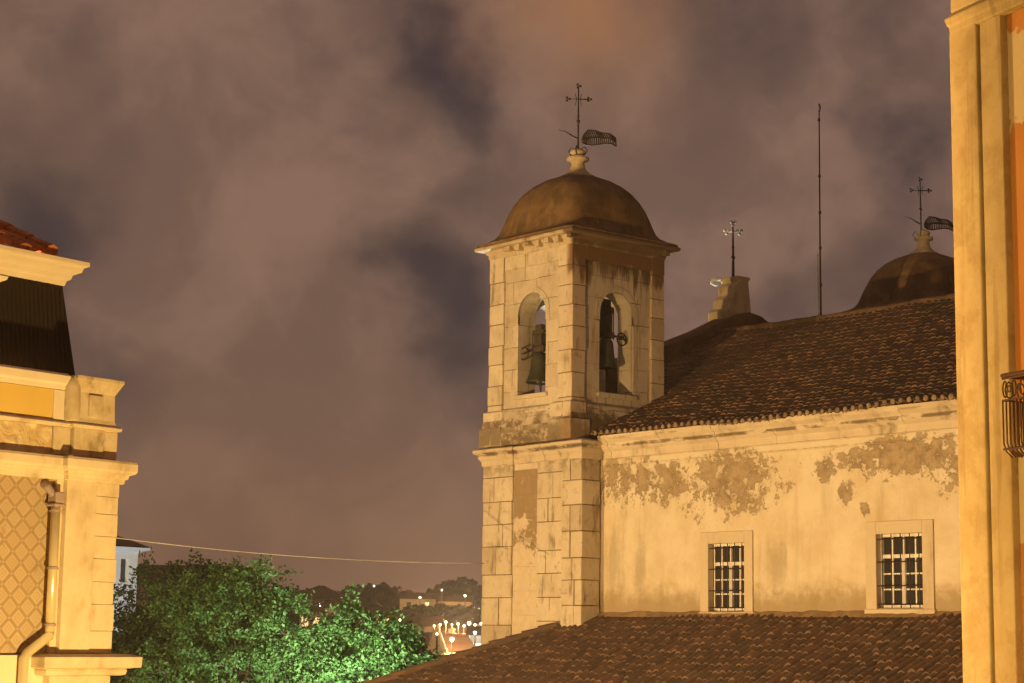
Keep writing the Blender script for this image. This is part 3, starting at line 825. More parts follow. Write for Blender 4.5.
e = empty('gable_cross', (OX-3.35, OY+9.66, 20.1), 0, 'tall metal cross with bright floodlit tips on the gable pedestal behind the roof', 'cross')
d = RH
bm = bmesh.new(); tube(bm, [(0, 0, 0), (0, 0, .9), (0, 0, 1.75)], [.05, .035, .02], 8); ball(bm, (0, 0, .62), .07, 6); ball(bm, (0, 0, .95), .05, 6); obj('shaft', bm, m_iron, e, smooth=True)
bm = bmesh.new(); tube(bm, [d*-.2+ZU*1.45, d*.2+ZU*1.45], .022, 6)
for c in (d*-.2+ZU*1.45, d*.2+ZU*1.45, ZU*1.72):
    for q in range(3): ball(bm, c + d*(.07*cos(q*2.1+.5)) + ZU*(.07*sin(q*2.1+.5)), .05, 5)
obj('arms', bm, m_white_metal, e, smooth=True)
bm = bmesh.new()
q0 = Vector((-.42, 0, 0))
tube(bm, [d*.05+ZU*-.02+q0, d*-.15+ZU*.0+q0, d*-.33+ZU*-.05+q0, d*-.36+ZU*-.13+q0, d*-.26+ZU*-.17+q0, d*-.16+ZU*-.20+q0], [.03, .06, .075, .05, .06, .03], 8)
obj('foot_scroll', bm, m_white_metal, e, smooth=True)

# mast behind the ridge
e = empty('radio_mast', (OX+.7, OY+9.05, 17.9), 0, 'thin tall ringed radio mast rising behind the nave roof ridge', 'mast')
bm = bmesh.new(); tube(bm, [(0, 0, 0), (0, 0, 2.6), (.02, 0, 6.6)], [.034, .024, .018], 8); obj('pole', bm, m_iron, e, smooth=True)
for z in (1.35, 2.45, 3.5, 4.6, 6.3):
    bm = bmesh.new(); tube(bm, [(.01, 0, z-.04), (.01, 0, z+.04)], .040, 8); obj('clamp', bm, m_iron, e)
bm = bmesh.new(); tube(bm, [(.02, 0, 6.55), (.06, 0, 6.66), (.02, 0, 6.78)], .03, 6); obj('tip', bm, m_iron, e)
bm = bmesh.new(); tube(bm, [(-.07, -.02, 0), (-.07, -.02, 2.3)], .014, 6); obj('cable', bm, m_galv, e)

# ================================================================== LOW ROOF in front of the church
annex = empty('side_annex', (OX, OY, 0), 0, 'low annex with long mottled clay tile roof leaning on the church side wall', 'annex')
SL = tan(radians(24.6)); LT = 9.56
def PL(s, t, h):                                         # t runs up the slope to the wall
    L = 9.2; g = (L-t)*cos(radians(24.6)); z = LT - (L-t)*sin(radians(24.6))
    sag = .025*sin(s*.9+t) + .02*sin(s*2.3)
    return (s, .60-g, z + h + sag)
def keepl(s, t):
    g = (9.2-t)*cos(radians(24.6)); return s > .28 - g and (s > .52 or g > .72)
bm = bmesh.new(); tiled(bm, -8.4, 26, 9.2, .205, .34, PL, keep=keepl, amp=.045, jit=.02)
obj('tile_roof', bm, m_tile_lo, annex, uv=False)
bm = bmesh.new()
def LP(g, x): return (x, .60-g, LT-g*SL-.07)
G = 9.2*cos(radians(24.6))
bm.faces.new([bm.verts.new(q) for q in (LP(0, .55), LP(.68, .55), LP(.68, -.4), LP(G, .28-G), LP(G, 26), LP(0, 26))])
bm.faces.new([bm.verts.new(q) for q in (LP(.68, -.4), (-.4-.0, 0-.08, 4), (.28-G-.0, 0-.08, 4), LP(G, .28-G))]) if False else None
# hip end slope going away to the left
a0 = LP(.66, -.38); a1 = LP(G, .28-G)
bm.faces.new([bm.verts.new(q) for q in (a0, a1, (a1[0], -.05, a1[2]))])
obj('roof_underlay', bm, m_tile_lo, annex)
bm = bmesh.new(); g = .66; rs = random.Random(9)
while g < G:
    x = .28-g; p = Vector(LP(g, x)); q = Vector(LP(g+.34, x-.34)); up_ = Vector((0, 0, .12+rs.uniform(-.01, .012)))
    tube(bm, [p+up_, q+up_+Vector((0, 0, .02))], [.10, .13], 10); g += .30
obj('hip_tiles', bm, m_tile_lo, annex)
# mortar flashing against the wall
bm = bmesh.new()
rs = random.Random(4); x = .5; pr = None
vs = []
while x < 26:
    vs.append((x, rs.uniform(-.02, .03))); x += .22
for (xa, ja), (xb, jb) in zip(vs, vs[1:]):
    A = [bm.verts.new(q) for q in ((xa, .48+ja, LT-.02), (xb, .48+jb, LT-.02), (xb, .60, LT+.11+jb), (xa, .60, LT+.11+ja))]
    bm.faces.new(A)
bmesh.ops.remove_doubles(bm, verts=bm.verts, dist=.004)
obj('mortar_flashing', bm, plain('dirty mortar', (.26, .17, .09), (.16, .10, .055), 5, .95, .6, 0, .2, .03), annex)
bm = bmesh.new(); zb = LT-G*SL-.25
box(bm, .5-G, 26, .6-G+.25, .6-G+.6, 0, zb); box(bm, .5-G, .8-G, .6-G+.6, -.06, 0, zb)
obj('annex_wall', bm, m_nave, annex)

# ================================================================== LEFT BUILDING (tiled townhouse)
a_l = radians(102.4)
PLc = at(119, 560, 18.0)
town = empty('tiled_townhouse', (PLc.x, PLc.y, 0), a_l, 'cream stone townhouse corner with diamond wall tiles, parapet and mansard roof', 'house')
bm = bmesh.new()
wallgeo(bm, 9, 0, 10.4, [], .4, lambda u, d, z: (u-9.06, .10+d, z))
box(bm, -.46, -.06, .51, 6, 0, 10.4)
obj('facade_wall', bm, m_cream, town)
bm = bmesh.new(); box(bm, -9, -.74, .07, .098, 8.80, 10.36); obj('azulejo_panel', bm, m_azul, town)
# pilaster with smooth face and a strip of separate quoins
bm = bmesh.new(); box(bm, -.66, -.315, -.02, .3, 8.80, 10.36); obj('pilaster', bm, m_lst, town, bevel=.01)
bm = bmesh.new(); zz = 8.805; k = 0
for h in (.20, .24, .205, .21, .205, .205, .16, .14):
    z1 = min(zz+h, 10.355); ex = .012*(k % 2) 
    box(bm, -.312, -.045+ex, -.005+.004*(k % 3), .35, zz, z1-.003); zz = z1; k += 1
obj('quoin', bm, m_lst, town, bevel=.005)
bm = bmesh.new(); box(bm, -.735, -.662, .03, .2, 8.80, 10.36); obj('pilaster_reveal', bm, m_lst, town, bevel=.006)
# lower ledge and pier under it
bm = bmesh.new(); 
sweep(bm, [(-.80, .30), (-.80, -.03), (.06, -.03), (.06, .5)], [(0, 8.60), (.03, 8.61), (.04, 8.65), (.03, 8.662), (.13, 8.675), (.135, 8.77), (.05, 8.795), (-.1, 8.798), (-.1, 8.60)])
box(bm, -.74, -.04, .0, .45, 0, 8.60)
obj('lower_ledge', bm, m_lst, town, bevel=.006)
bm = bmesh.new(); box(bm, -9, -.92, .03, .099, 0, 8.785); obj('lower_wall_band', bm, m_cream, town, bevel=.006)
# entablature over wall
pr = [(0, 10.35), (.01, 10.355), (.015, 10.39), (.035, 10.40), (.04, 10.43), (.085, 10.45), (.095, 10.47), (.095, 10.535), (.08, 10.56), (-.05, 10.575), (-.1, 10.35)]
bm = bmesh.new(); sweep(bm, [(-9, .04), (-.66, .04), (-.66, -.03), (-.02, -.03), (-.02, 5)], pr); obj('main_cornice', bm, m_lst, town, bevel=.004)
# carved attic band
def carved():
    m, t, b = material('carved weathered band'); oc = t.coord('Object'); n = t.noise(oc, 3.2, 5, .6, 1.2); f = t.noise(oc, 14, 4, .6)
    c = t.mix(n.ss(.38, .6), (.50, .36, .17), (.68, .55, .35)); c = t.mix(f.ss(.55, .7)*.4, c, (.3, .2, .09))
    finish(t, b, c, .9, n + f*.2, .9, .08); return m
m_carve = carved()
bm = bmesh.new(); box(bm, -9, -.80, .06, .5, 10.575, 10.83); obj('carved_band', bm, m_carve, town)
bm = bmesh.new(); box(bm, -.795, -.60, .04, .5, 10.575, 10.835); box(bm, -.598, -.25, -.01, .5, 10.575, 10.84); box(bm, -.247, -.07, .01, .5, 10.575, 10.835)
obj('attic_block', bm, m_lst2, town, bevel=.012)
bm = bmesh.new(); sweep(bm, [(-9, .05), (-.60, .05), (-.60, -.0), (-.09, -.0), (-.09, 3)], [(0, 10.832), (.03, 10.84), (.035, 10.865), (.01, 10.885), (-.1, 10.89), (-.1, 10.832)]); obj('band_moulding', bm, m_lst, town, bevel=.003)
# parapet: framed ochre panel
bm = bmesh.new(); box(bm, -9, -.64, .075, .30, 10.888, 11.31); obj('parapet', bm, m_lst, town)
bm = bmesh.new(); box(bm, -9, -.80, .068, .073, 10.905, 11.165); obj('ochre_panel', bm, m_panel, town)
bm = bmesh.new()
sweep(bm, [(-9, .07), (-.64, .07)], [(0, 11.17), (.015, 11.175), (.02, 11.21), (.04, 11.23), (.045, 11.30), (.0, 11.325), (-.2, 11.325), (-.2, 11.17)])
obj('parapet_coping', bm, m_cream, town, bevel=.004)
bm = bmesh.new(); box(bm, -.798, -.645, .055, .20, 10.89, 11.17); obj('panel_end_stile', bm, m_cream, town, bevel=.01)
# scroll beside the pedestal and the pedestal itself
bm = bmesh.new()
lathe(bm, [(.07, 0), (.08, .02), (.085, .15), (.08, .34), (.055, .40), (.02, .42)], (-.60, .06, 10.89), 20)
obj('scroll', bm, m_lst2, town, smooth=True)
bm = bmesh.new()
sweep(bm, [(-.56, .4), (-.56, .01), (-.115, .01), (-.115, .4)], [(0, 10.888), (.012, 10.89), (.0, 10.93), (-.005, 11.17), (.01, 11.20), (.02, 11.22), (.045, 11.27), (.055, 11.285), (.055, 11.315), (-.1, 11.32), (-.1, 10.888)])
box(bm, -.555, -.12, .02, .4, 10.888, 11.30)
box(bm, -.44, -.28, -.012, .05, 10.95, 11.15)
obj('parapet_pedestal', bm, m_lst2, town, bevel=.006)
# mansard
bm = bmesh.new()
A = [(-9, .52, 11.2), (-.14, .52, 11.2), (-.14, 6, 11.2), (-9, 6, 11.2)]; Bt = [(-9, .70, 12.36), (-.27, .70, 12.36), (-.27, 6, 12.36), (-9, 6, 12.36)]
va = [bm.verts.new(q) for q in A]; vb = [bm.verts.new(q) for q in Bt]
for i in range(4): bm.faces.new((va[i], va[(i+1) % 4], vb[(i+1) % 4], vb[i]))
obj('mansard_roof', bm, m_rib, town)
bm = bmesh.new()
sweep(bm, [(-9, .70), (-.27, .70), (-.27, 6)], [(0, 12.26), (.03, 12.27), (.04, 12.31), (.07, 12.33), (.08, 12.37), (.14, 12.40), (.15, 12.44), (.19, 12.46), (.19, 12.50), (-.05, 12.52), (-.1, 12.26)])
obj('roof_cornice', bm, m_cream, town, bevel=.003)
bm = bmesh.new()
def PT(s, t, h): return (s, .60+t*.93, 12.53+t*.40+h)
tiled(bm, -6.9, -.50, 4.2, .2, .35, PT, amp=.035, jit=.006)
obj('roof_tiles', bm, m_tile_l, town, uv=False)
bm = bmesh.new()
for i in range(10): tube(bm, [(-.46, .62+i*.33, 12.555+i*.14), (-.46, .97+i*.33, 12.70+i*.14)], [.075, .06], 8)
obj('verge_tiles', bm, m_tile_l, town)
bm = bmesh.new()
sweep(bm, [(-2.6, .30), (-1.33, .30), (-1.33, .8)], [(0, 12.06), (.02, 12.07), (.03, 12.10), (.07, 12.12), (.08, 12.15), (.0, 12.18), (-.1, 12.18), (-.1, 12.06)])
box(bm, -2.55, -1.36, .31, .8, 11.3, 12.06)
obj('dormer', bm, m_cream, town)
# downpipe
e = bpy.data.objects.new('drainpipe', None); COL.objects.link(e); e.parent = town
bm = bmesh.new(); tube(bm, [(-.79, -.03, 10.10), (-.79, -.03, 8.985)], .042, 16); tube(bm, [(-.79, -.03, 8.99), (-.79, -.03, 8.955), (-1.03, -.03, 8.80), (-1.06, -.03, 8.76), (-1.06, -.03, 0)], .043, 16)
obj('pipe', bm, m_pipe, e, smooth=True)
bm = bmesh.new(); box(bm, -.84, -.74, -.09, .03, 10.13, 10.23); box(bm, -.855, -.725, -.10, .03, 10.10, 10.128); tube(bm, [(-.87, .06, 10.30), (-.87, .0, 10.27), (-.82, -.03, 10.20)], .035, 10)
obj('hopper', bm, m_hopper, e, bevel=.012)
for z in (10.06, 9.55, 9.05):
    bm = bmesh.new(); tube(bm, [(-.79, -.03, z-.012), (-.79, -.03, z+.012)], .052, 16); box(bm, -.80, -.78, -.0, .08, z-.01, z+.01); obj('bracket', bm, m_hopper, e)

# ================================================================== RIGHT BUILDING
a_r = radians(-16); PRc = at(958.5, 450, 20.0)
rb = empty('orange_corner_building', (PRc.x, PRc.y, 0), a_r, 'orange rendered building with tall stained stone pilaster and iron balcony at right edge', 'building')
bm = bmesh.new(); box(bm, .09, 9, .06, 7, 0, 19); obj('rendered_wall', bm, m_orange, rb)
bm = bmesh.new(); box(bm, .06, .52, -.06, .5, 0, 15.45); obj('pilaster', bm, m_rst, rb, bevel=.02)
bm = bmesh.new(); box(bm, .545, .88, -.03, .5, 0, 15.46); obj('pilaster_strip', bm, m_rst, rb, bevel=.012)
bm = bmesh.new(); box(bm, .5205, .5445, .02, .3, 0, 15.4); obj('pilaster_joint', bm, m_rst, rb)
bm = bmesh.new(); sweep(bm, [(0.10, 3), (0.10, -.05), (9, -.05)], [(0, 15.42), (.015, 15.44), (.02, 15.50), (.04, 15.53), (.045, 15.56), (.05, 15.58), (.05, 15.60), (.0, 15.66), (-.1, 15.66), (-.1, 15.42)]); obj('pilaster_cap', bm, m_rst, rb, bevel=.006)
bm = bmesh.new(); box(bm, .075, .9, -.045, .5, 15.665, 18.9); obj('upper_pier', bm, m_rst, rb, bevel=.02)
bal = bpy.data.objects.new('balcony', None); COL.objects.link(bal); bal.parent = rb
bm = bmesh.new()
y = -.58; zt = 11.55; x0 = 1.47
tube(bm, [(x0, .06, zt), (x0, y, zt), (6, y, zt)], .022, 8)
tube(bm, [(x0, y, zt-.24), (6, y, zt-.24)], .010, 6); tube(bm, [(x0, y, zt-.03), (6, y, zt-.03)], .010, 6); tube(bm, [(x0, .06, zt-.24), (x0, y, zt-.24)], .010, 6)
tube(bm, [(x0, y, 10.84), (6, y, 10.84)], .012, 6)
def baluster(px_, py_, ox, oy):
    tube(bm, [(px_, py_, zt-.24), (px_, py_, 10.98), (px_, py_, 10.90), (px_-ox*.03, py_-oy*.03, 10.82), (px_-ox*.10, py_-oy*.10, 10.765)], .0085, 6)
k = x0
while k < 6: baluster(k, y, 0, -1); k += .052
k = -.50
while k < .02: baluster(x0, k, -1, 0); k += .052
k = x0+.04
while k < 6:                                            # scroll frieze under the handrail
    for s in (-1, 1):
        pts = [(k+.035*s*cos(a), y, zt-.135+.08*sin(a)) for a in [q*2*pi/8 for q in range(9)]]
        tube(bm, pts, .0085, 5, caps=False)
    tube(bm, [(k+.06+.025*cos(q*2*pi/6), y, zt-.135+.035*sin(q*2*pi/6)) if True else 0 for q in range(7)], .008, 5, caps=False)
    k += .13
for q in range(4):
    yy = y+.08+q*.14; tube(bm, [(x0, yy+.05*cos(a), zt-.135+.08*sin(a)) for a in [w*2*pi/8 for w in range(9)]], .0085, 5, caps=False)
obj('railing', bm, plain('rusty brown railing', (.13, .06, .025), (.08, .035, .016), 20, .7), bal, smooth=True)
bm = bmesh.new(); box(bm, x0+.12, 6, -.44, .059, 10.62, 10.76); obj('slab', bm, m_rst, bal, bevel=.02)

# ================================================================== LAMPS (all stand below the picture's edge)
def street_lamp(loc, power, color, label, r=.14, aim=None):
    x, y, z = loc; g = 0
    e = empty('street_lamp', (x, y, g), 0, label, 'street lamp', 'street lamps of the near square')
    H = z-g
    bm = bmesh.new(); lathe(bm, [(.16, 0), (.16, .25), (.09, .35), (.06, .9), (.045, H-.6), (.05, H-.42), (.10, H-.36), (.10, H-.32)], (0, 0, 0), 14); obj('post', bm, m_iron, e, smooth=True)
    l = bpy.data.lights.new('bulb', 'SPOT' if aim else 'POINT'); l.energy = power; l.color = color; l.shadow_soft_size = r
    lo = bpy.data.objects.new('bulb', l); COL.objects.link(lo); lo.parent = e; lo.location = (0, 0, H)
    if aim:
        l.spot_size = radians(128); l.spot_blend = .6
        lo.rotation_euler = Vector(aim).to_track_quat('-Z', 'Y').to_euler()
    return e
SOD = (1.0, .63, .26)
def AD(a, d, z): return tuple(RH*a + FH*d + ZU*z)
street_lamp(AD(-.8, 12.2, 6.2), 3500, (1.0, .66, .22), 'sodium lamp on a post between the two near facades')
street_lamp((OX+13, OY-28, 5.5), 25500, SOD, 'sodium lamp on a post in front of the low annex')
street_lamp((OX-4.0, OY-34, 6.0), 40000, SOD, 'sodium lamp on a post facing the church tower corner')
PLT = at(338, 712, 53.2)
street_lamp((PLT.x, PLT.y, PLT.z), 4300, (.86, 1.0, .74), 'cool white lamp among the leaves of the street trees', .12, aim=RH*-.18+FH*.9+ZU*.42)
PL2 = at(150, 720, 30)
# floodlight in the square before the façade
fl = empty('floodlight', (OX-20, OY+12, 3.0), 0, 'white floodlight aimed up at the church front from the far square', 'floodlight')
bm = bmesh.new(); lathe(bm, [(.05, -3), (.05, -.2), (.22, -.1), (.28, .12), (.26, .14)], (0, 0, 0), 16); obj('housing', bm, m_iron, fl)
l = bpy.data.lights.new('flood_bulb', 'SPOT'); l.energy = 52000; l.color = (.92, 1, .96); l.spot_size = radians(60); l.spot_blend = .6; l.shadow_soft_size = .1
lo = bpy.data.objects.new('flood_bulb', l); COL.objects.link(lo); lo.parent = fl; lo.location = (0, 0, .2)
lo.rotation_euler = Vector((16, -3, 15)).to_track_quat('-Z', 'Y').to_euler()

# ================================================================== TREES
def leafmat(name, c1, c2):
    m, t, b = material(name)
    oi = t.noise(t.coord('Object'), 2.2, 3, .6); g = t.white(t.vscale(t.coord('Object'), (3.1, 3.1, 3.1)))
    uv = t.coord('UV'); w = t.white(uv)
    c = t.mix(w, c1, c2); c = t.mix(oi.ss(.4, .65)*.5, c, mix3(c1, c2, 1.25))
    finish(t, b, c, .6, None, spec=.35)
    tr = t.new('ShaderNodeBsdfTranslucent'); t.link(c, tr.inputs['Color'])
    mx = t.new('ShaderNodeMixShader'); mx.inputs[0].default_value = .35
    t.link(b.outputs[0], mx.inputs[1]); t.link(tr.outputs[0], mx.inputs[2])
    out = [n for n in t.nt.nodes if n.type == 'OUTPUT_MATERIAL'][0]; t.link(mx.outputs[0], out.inputs['Surface'])
    return m
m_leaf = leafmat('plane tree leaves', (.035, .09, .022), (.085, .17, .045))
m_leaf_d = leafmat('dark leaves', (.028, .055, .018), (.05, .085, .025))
m_bark = plain('bark', (.10, .08, .055), (.06, .045, .03), 10, .95, .8)
def tree(base, lobes, nleaf, size, leafm, label, seed, group='street trees below the church'):
    rs = random.Random(seed)
    e = empty('street_tree', base, 0, label, 'tree', group)
    B = Vector(base)
    L = [(Vector(c)-B, r) for c, r in lobes]
    bm = bmesh.new()
    cen = sum((c for c, r in L), Vector())/len(L)
    fork = Vector((cen.x*.3, cen.y*.3, max(2.2, cen.z*.45)))
    tube(bm, [(0, 0, -.3), (0.03, .02, fork.z*.5), fork], [.26, .2, .17], 12)
    for c, r in L:
        m1 = fork.lerp(c, .5)+Vector((rs.uniform(-.2, .2), rs.uniform(-.2, .2), .2))
        tube(bm, [fork, m1, c, c+Vector((rs.uniform(-.3, .3), rs.uniform(-.3, .3), r*.6))], [.10, .06, .035, .012], 7)
        for k in range(5):
            d = Vector((rs.gauss(0, 1), rs.gauss(0, 1), rs.gauss(.2, .8))).normalized()
            tube(bm, [c, c+d*r*.5+Vector((0, 0, .05)), c+d*r*.9], [.03, .018, .006], 5)
    obj('trunk', bm, m_bark, e, smooth=True)
    # leaves gather in sprays on the shell of every lobe
    verts, faces, uvs = [], [], []
    tot = sum(r*r for c, r in L)
    for c, r in L:
        nsp = int(nleaf*r*r/tot/40)
        for s in range(nsp):
            d = Vector((rs.gauss(0, 1), rs.gauss(0, 1), rs.gauss(0, 1))).normalized()
            ra = r*(rs.random()**.30)*(1+.55*mnoise.noise(d*1.9+c))
            if rs.random() < .06: ra *= 1.18
            p0 = c + Vector((d.x*ra, d.y*ra, d.z*ra*.85))
            dirn = (d + Vector((rs.gauss(0, .5), rs.gauss(0, .5), rs.gauss(.1, .5)))).normalized()
            ln = size*rs.uniform(1.8, 3.6)
            for k in range(40):
                p = p0 + dirn*ln*(rs.random()-.3) + Vector((rs.gauss(0, size*.85), rs.gauss(0, size*.85), rs.gauss(0, size*.6)))
                a = (dirn*.6 + Vector((rs.gauss(0, .7), rs.gauss(0, .7), rs.gauss(-.15, .6)))).normalized()
                b = a.cross(Vector((rs.gauss(0, 1), rs.gauss(0, 1), rs.gauss(0, 1)+.8))).normalized()
                n = a.cross(b); q = size*rs.uniform(.6, 1.15)
                i = len(verts)
                verts += [p-a*q*.5, p+b*q*.27+n*q*.06, p+a*q*.5, p-b*q*.27+n*q*.06]
                faces.append((i, i+1, i+2, i+3)); uvs.append((rs.random(), rs.random()))
    me = bpy.data.meshes.new('crown'); me.from_pydata(verts, [], faces); me.materials.append(leafm)
    ul = me.uv_layers.new(name='UVMap')
    fl_ = []
    for u in uvs: fl_ += [u[0], u[1]]*4
    ul.data.foreach_set('uv', fl_)
    o = bpy.data.objects.new('crown', me); COL.objects.link(o); o.parent = e
    return e
def lob(lst, d):
    return [(tuple(at(x, y, d+dd*1.6)), r*d/36) for x, y, r, dd in lst]
D = 58.0
tree(tuple(RH*(-7.6)+FH*D), lob([(240, 612, .75, 0), (262, 588, .5, -.3), (205, 640, .8, .4), (285, 635, .75, -.5), (240, 670, 1.0, 0), (180, 600, .5, .6), (300, 690, 1.0, .3), (225, 585, .38, .5), (175, 680, .8, -.2), (265, 740, 1.4, 0)], D), 50000, .15, m_leaf,
     'bushy green tree with the tallest pointed crown, in the middle of the trees', 11)
tree(tuple(RH*(-4.4)+FH*(D-1)), lob([(352, 630, .5, 0), (335, 665, .75, .2), (385, 640, .5, -.2), (395, 668, .6, .3), (436, 672, .30, 0), (418, 662, .3, .2), (365, 690, 1.0, 0), (350, 606, .22, .1), (412, 652, .3, 0), (330, 740, 1.3, .2)], D-1), 40000, .145, m_leaf,
     'bright lamp-lit green tree just left of the annex roof', 12)
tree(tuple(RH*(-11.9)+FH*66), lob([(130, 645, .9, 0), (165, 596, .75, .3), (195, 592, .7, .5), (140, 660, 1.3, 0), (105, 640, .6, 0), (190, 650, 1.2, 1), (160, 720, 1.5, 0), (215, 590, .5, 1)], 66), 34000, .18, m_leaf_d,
     'dark unlit tree between the townhouse corner and the taller green tree', 13)

# ================================================================== MIDDLE DISTANCE
e = empty('pale_house', tuple(at(126, 560, 76).xy)+(0,), a_l, 'pale blue white house corner with tiled eave behind the townhouse', 'house')
hz_ = at(126, 560, 76)
wz = at(130, 550, 76).z
bm = bmesh.new(); wallgeo(bm, 6, 0, wz, [(5.15, 5.55, wz-1.25, wz-.35, 0)], .4, lambda u, d, z: (u-5.4, d, z)); box(bm, .2, .6, .4, 5, 0, wz); obj('wall', bm, m_pale_wall, e)
bm = bmesh.new(); box(bm, -.25, .15, .2, .25, wz-1.25, wz-.35); obj('window', bm, m_glass, e)
bm = bmesh.new(); sweep(bm, [(-5.4, 0), (.6, 0), (.6, 5)], [(0, wz-.12), (.06, wz-.1), (.12, wz-.04), (.34, wz+.02), (.36, wz+.10), (-.1, wz+.13), (-.1, wz-.12)]); obj('eave_moulding', bm, m_pale_wall, e)
bm = bmesh.new()
for q in (((-5.4, -.35, wz+.13), (.95, -.35, wz+.13), (-1.2, 2.4, wz+1.3), (-5.4, 2.4, wz+1.3)), ((.95, -.35, wz+.13), (.95, 5, wz+.13), (-1.2, 2.4, wz+1.3))):
    bm.faces.new([bm.verts.new(p) for p in q])
obj('roof', bm, m_tile_hi, e)
lz = at(150, 600, 70)
street_lamp((lz.x, lz.y, 6.0), 1500, (.75, .9, 1.0), 'bluish lamp in the lane beside the pale house')

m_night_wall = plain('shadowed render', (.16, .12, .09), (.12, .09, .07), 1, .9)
m_far_wall = plain('far ochre wall', (.42, .32, .20), (.34, .25, .16), .6, .9)
m_far_pale = plain('far pale wall', (.55, .48, .38), (.46, .39, .30), .6, .9)
m_far_roof = plain('far roof', (.11, .065, .045), (.07, .045, .035), .8, .95)
def lit(name, c, s):
    m, t, b = material(name); b.inputs['Base Color'].default_value = (0.8, .7, .5, 1)
    b.inputs['Emission Color'].default_value = (*c, 1); b.inputs['Emission Strength'].default_value = s; return m
m_lit = lit('lit window', (1, .60, .25), 1.6); m_lampg = lit('sodium globe', (1, .72, .38), 7); m_lampw = lit('white globe', (.9, 1, .97), 7)
def house(px0, px1, pyt, d, depth, label, wallm=m_far_wall, roofh=2.0, hip=True, rows=2, litp=.1, turn=0.0, name='hillside_house', zfloor=None, group='houses on the far hillside'):
    a, b = at(px0, pyt, d), at(px1, pyt, d); w = (b-a).length; c = (a+b)/2; zt = c.z; g = gz(c.x, c.y)-2.5
    if zfloor is not None: g = zfloor
    ang = math.atan2(RH.y, RH.x) + turn
    e = empty(name, (c.x, c.y, g), ang, label, 'house' if name != 'warehouse' else 'warehouse', group)
    rs = random.Random(px0+d); H = max(zt-g-roofh, 1.5)
    bm = bmesh.new(); box(bm, -w/2, w/2, 0, depth, 0, H); obj('wall', bm, wallm, e)
    bm = bmesh.new(); o = .35; q = min(w, depth)/2 if hip else 0
    x0, x1, y0, y1 = -w/2-o, w/2+o, -o, depth+o
    v = [bm.verts.new(p) for p in ((x0, y0, H), (x1, y0, H), (x1, y1, H), (x0, y1, H), (x0+q, depth/2, H+roofh), (x1-q, depth/2, H+roofh))]
    if hip and w <= depth:
        bm.faces.new((v[0], v[1], v[5])); 
    bm.faces.new((v[0], v[1], v[5], v[4])) if not (hip and w <= depth) else None
    bm.faces.new((v[2], v[3], v[4], v[5])) if not (hip and w <= depth) else bm.faces.new((v[2], v[3], v[4]))
    bm.faces.new((v[1], v[2], v[5])); bm.faces.new((v[3], v[0], v[4])); bm.faces.new((v[3], v[2], v[1], v[0]))
    obj('roof', bm, m_far_roof, e)
    n = max(2, int(w/2.6))
    for r in range(rows):
        for k in range(n):
            x = -w/2 + w*(k+.5)/n; z = H - 2.0 - r*2.9
            if z < .4: continue
            bm = bmesh.new(); box(bm, x-.45, x+.45, -.05, -.003, z, z+1.3)
            obj('window', bm, m_lit if rs.random() < litp else m_glass, e)
    return e
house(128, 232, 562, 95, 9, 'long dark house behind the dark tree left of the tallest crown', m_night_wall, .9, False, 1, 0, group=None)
house(288, 346, 584, 330, 16, 'low ochre house on the hill left of the far wood', m_far_wall, 2.5, True, 2, .08)
house(318, 336, 598, 300, 12, 'small pale house below the low ochre hill house', m_far_pale, 1.6, True, 1, .1)
house(400, 436, 592, 420, 12, 'long pale warehouse, left one of the lit pair on the far hill', m_far_pale, 1.5, False, 1, .2, name='warehouse')
house(438, 472, 595, 410, 12, 'long ochre warehouse, right one of the lit pair on the far hill', m_far_wall, 1.4, False, 1, .3, name='warehouse')
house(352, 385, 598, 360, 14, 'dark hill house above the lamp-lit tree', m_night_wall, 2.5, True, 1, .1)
house(446, 474, 634, 148, 6, 'gabled house with a bright lamp on its wall by the tower foot', m_far_wall, 1.3, False, 1, .2, turn=.3, group=None)
house(470, 500, 626, 170, 8, 'white-lit house right beside the tower foot', m_far_pale, .8, False, 1, .3, group=None)
for i, (a, b, yy, dd, lb) in enumerate(((384, 404, 616, 260, 'dim roof between the lit tree and the warehouses'), (404, 430, 612, 280, 'dim hipped house under the left warehouse'), (452, 486, 609, 290, 'dim hipped house under the right warehouse'), (340, 362, 612, 250, 'dim house seen over the lamp-lit crown'))):
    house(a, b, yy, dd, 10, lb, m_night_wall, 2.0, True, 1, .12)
rh = random.Random(77)
desc = ['pale', 'brown', 'ochre', 'dark']
spots = [(300, 322, 603, 270), (350, 372, 607, 262), (372, 392, 606, 300), (392, 410, 610, 250), (408, 424, 613, 232), (424, 440, 616, 222), (438, 456, 613, 245), (456, 470, 617, 225), (468, 492, 614, 238), (410, 432, 632, 175), (398, 416, 628, 190)]
words = ['first', 'second', 'third', 'fourth', 'fifth', 'sixth', 'seventh', 'eighth', 'ninth']
for i, (a, b, yy, dd) in enumerate(spots):
    wm_ = [m_far_pale, m_night_wall, m_far_wall, m_night_wall][i % 4]
    lb = ('%s small %s house, counted from the left, in the row between lit tree and tower' % (words[i], desc[i % 4])) if i < 9 else ('%s small house below the quay lamp row' % ('right', 'left')[i-9])
    house(a, b, yy, dd, 7, lb, wm_, 1.2, i % 2 == 0, 2, .35)
# lit pyramid
c = at(437, 640, 140); e = empty('pyramid_spire', (c.x, c.y, gz(c.x, c.y)-1), .4, 'small golden floodlit pyramid spire beside the gabled house', 'spire')
H = at(437, 624, 140).z-(gz(c.x, c.y)-1)
bm = bmesh.new(); lathe(bm, [(.55, 0, 12), (.55, H-2.2, 12), (.7, H-2.15, 12), (.62, H-2.0, 12), (.04, H, 12)], (0, 0, 0), 32); obj('spire_body', bm, m_far_pale, e)
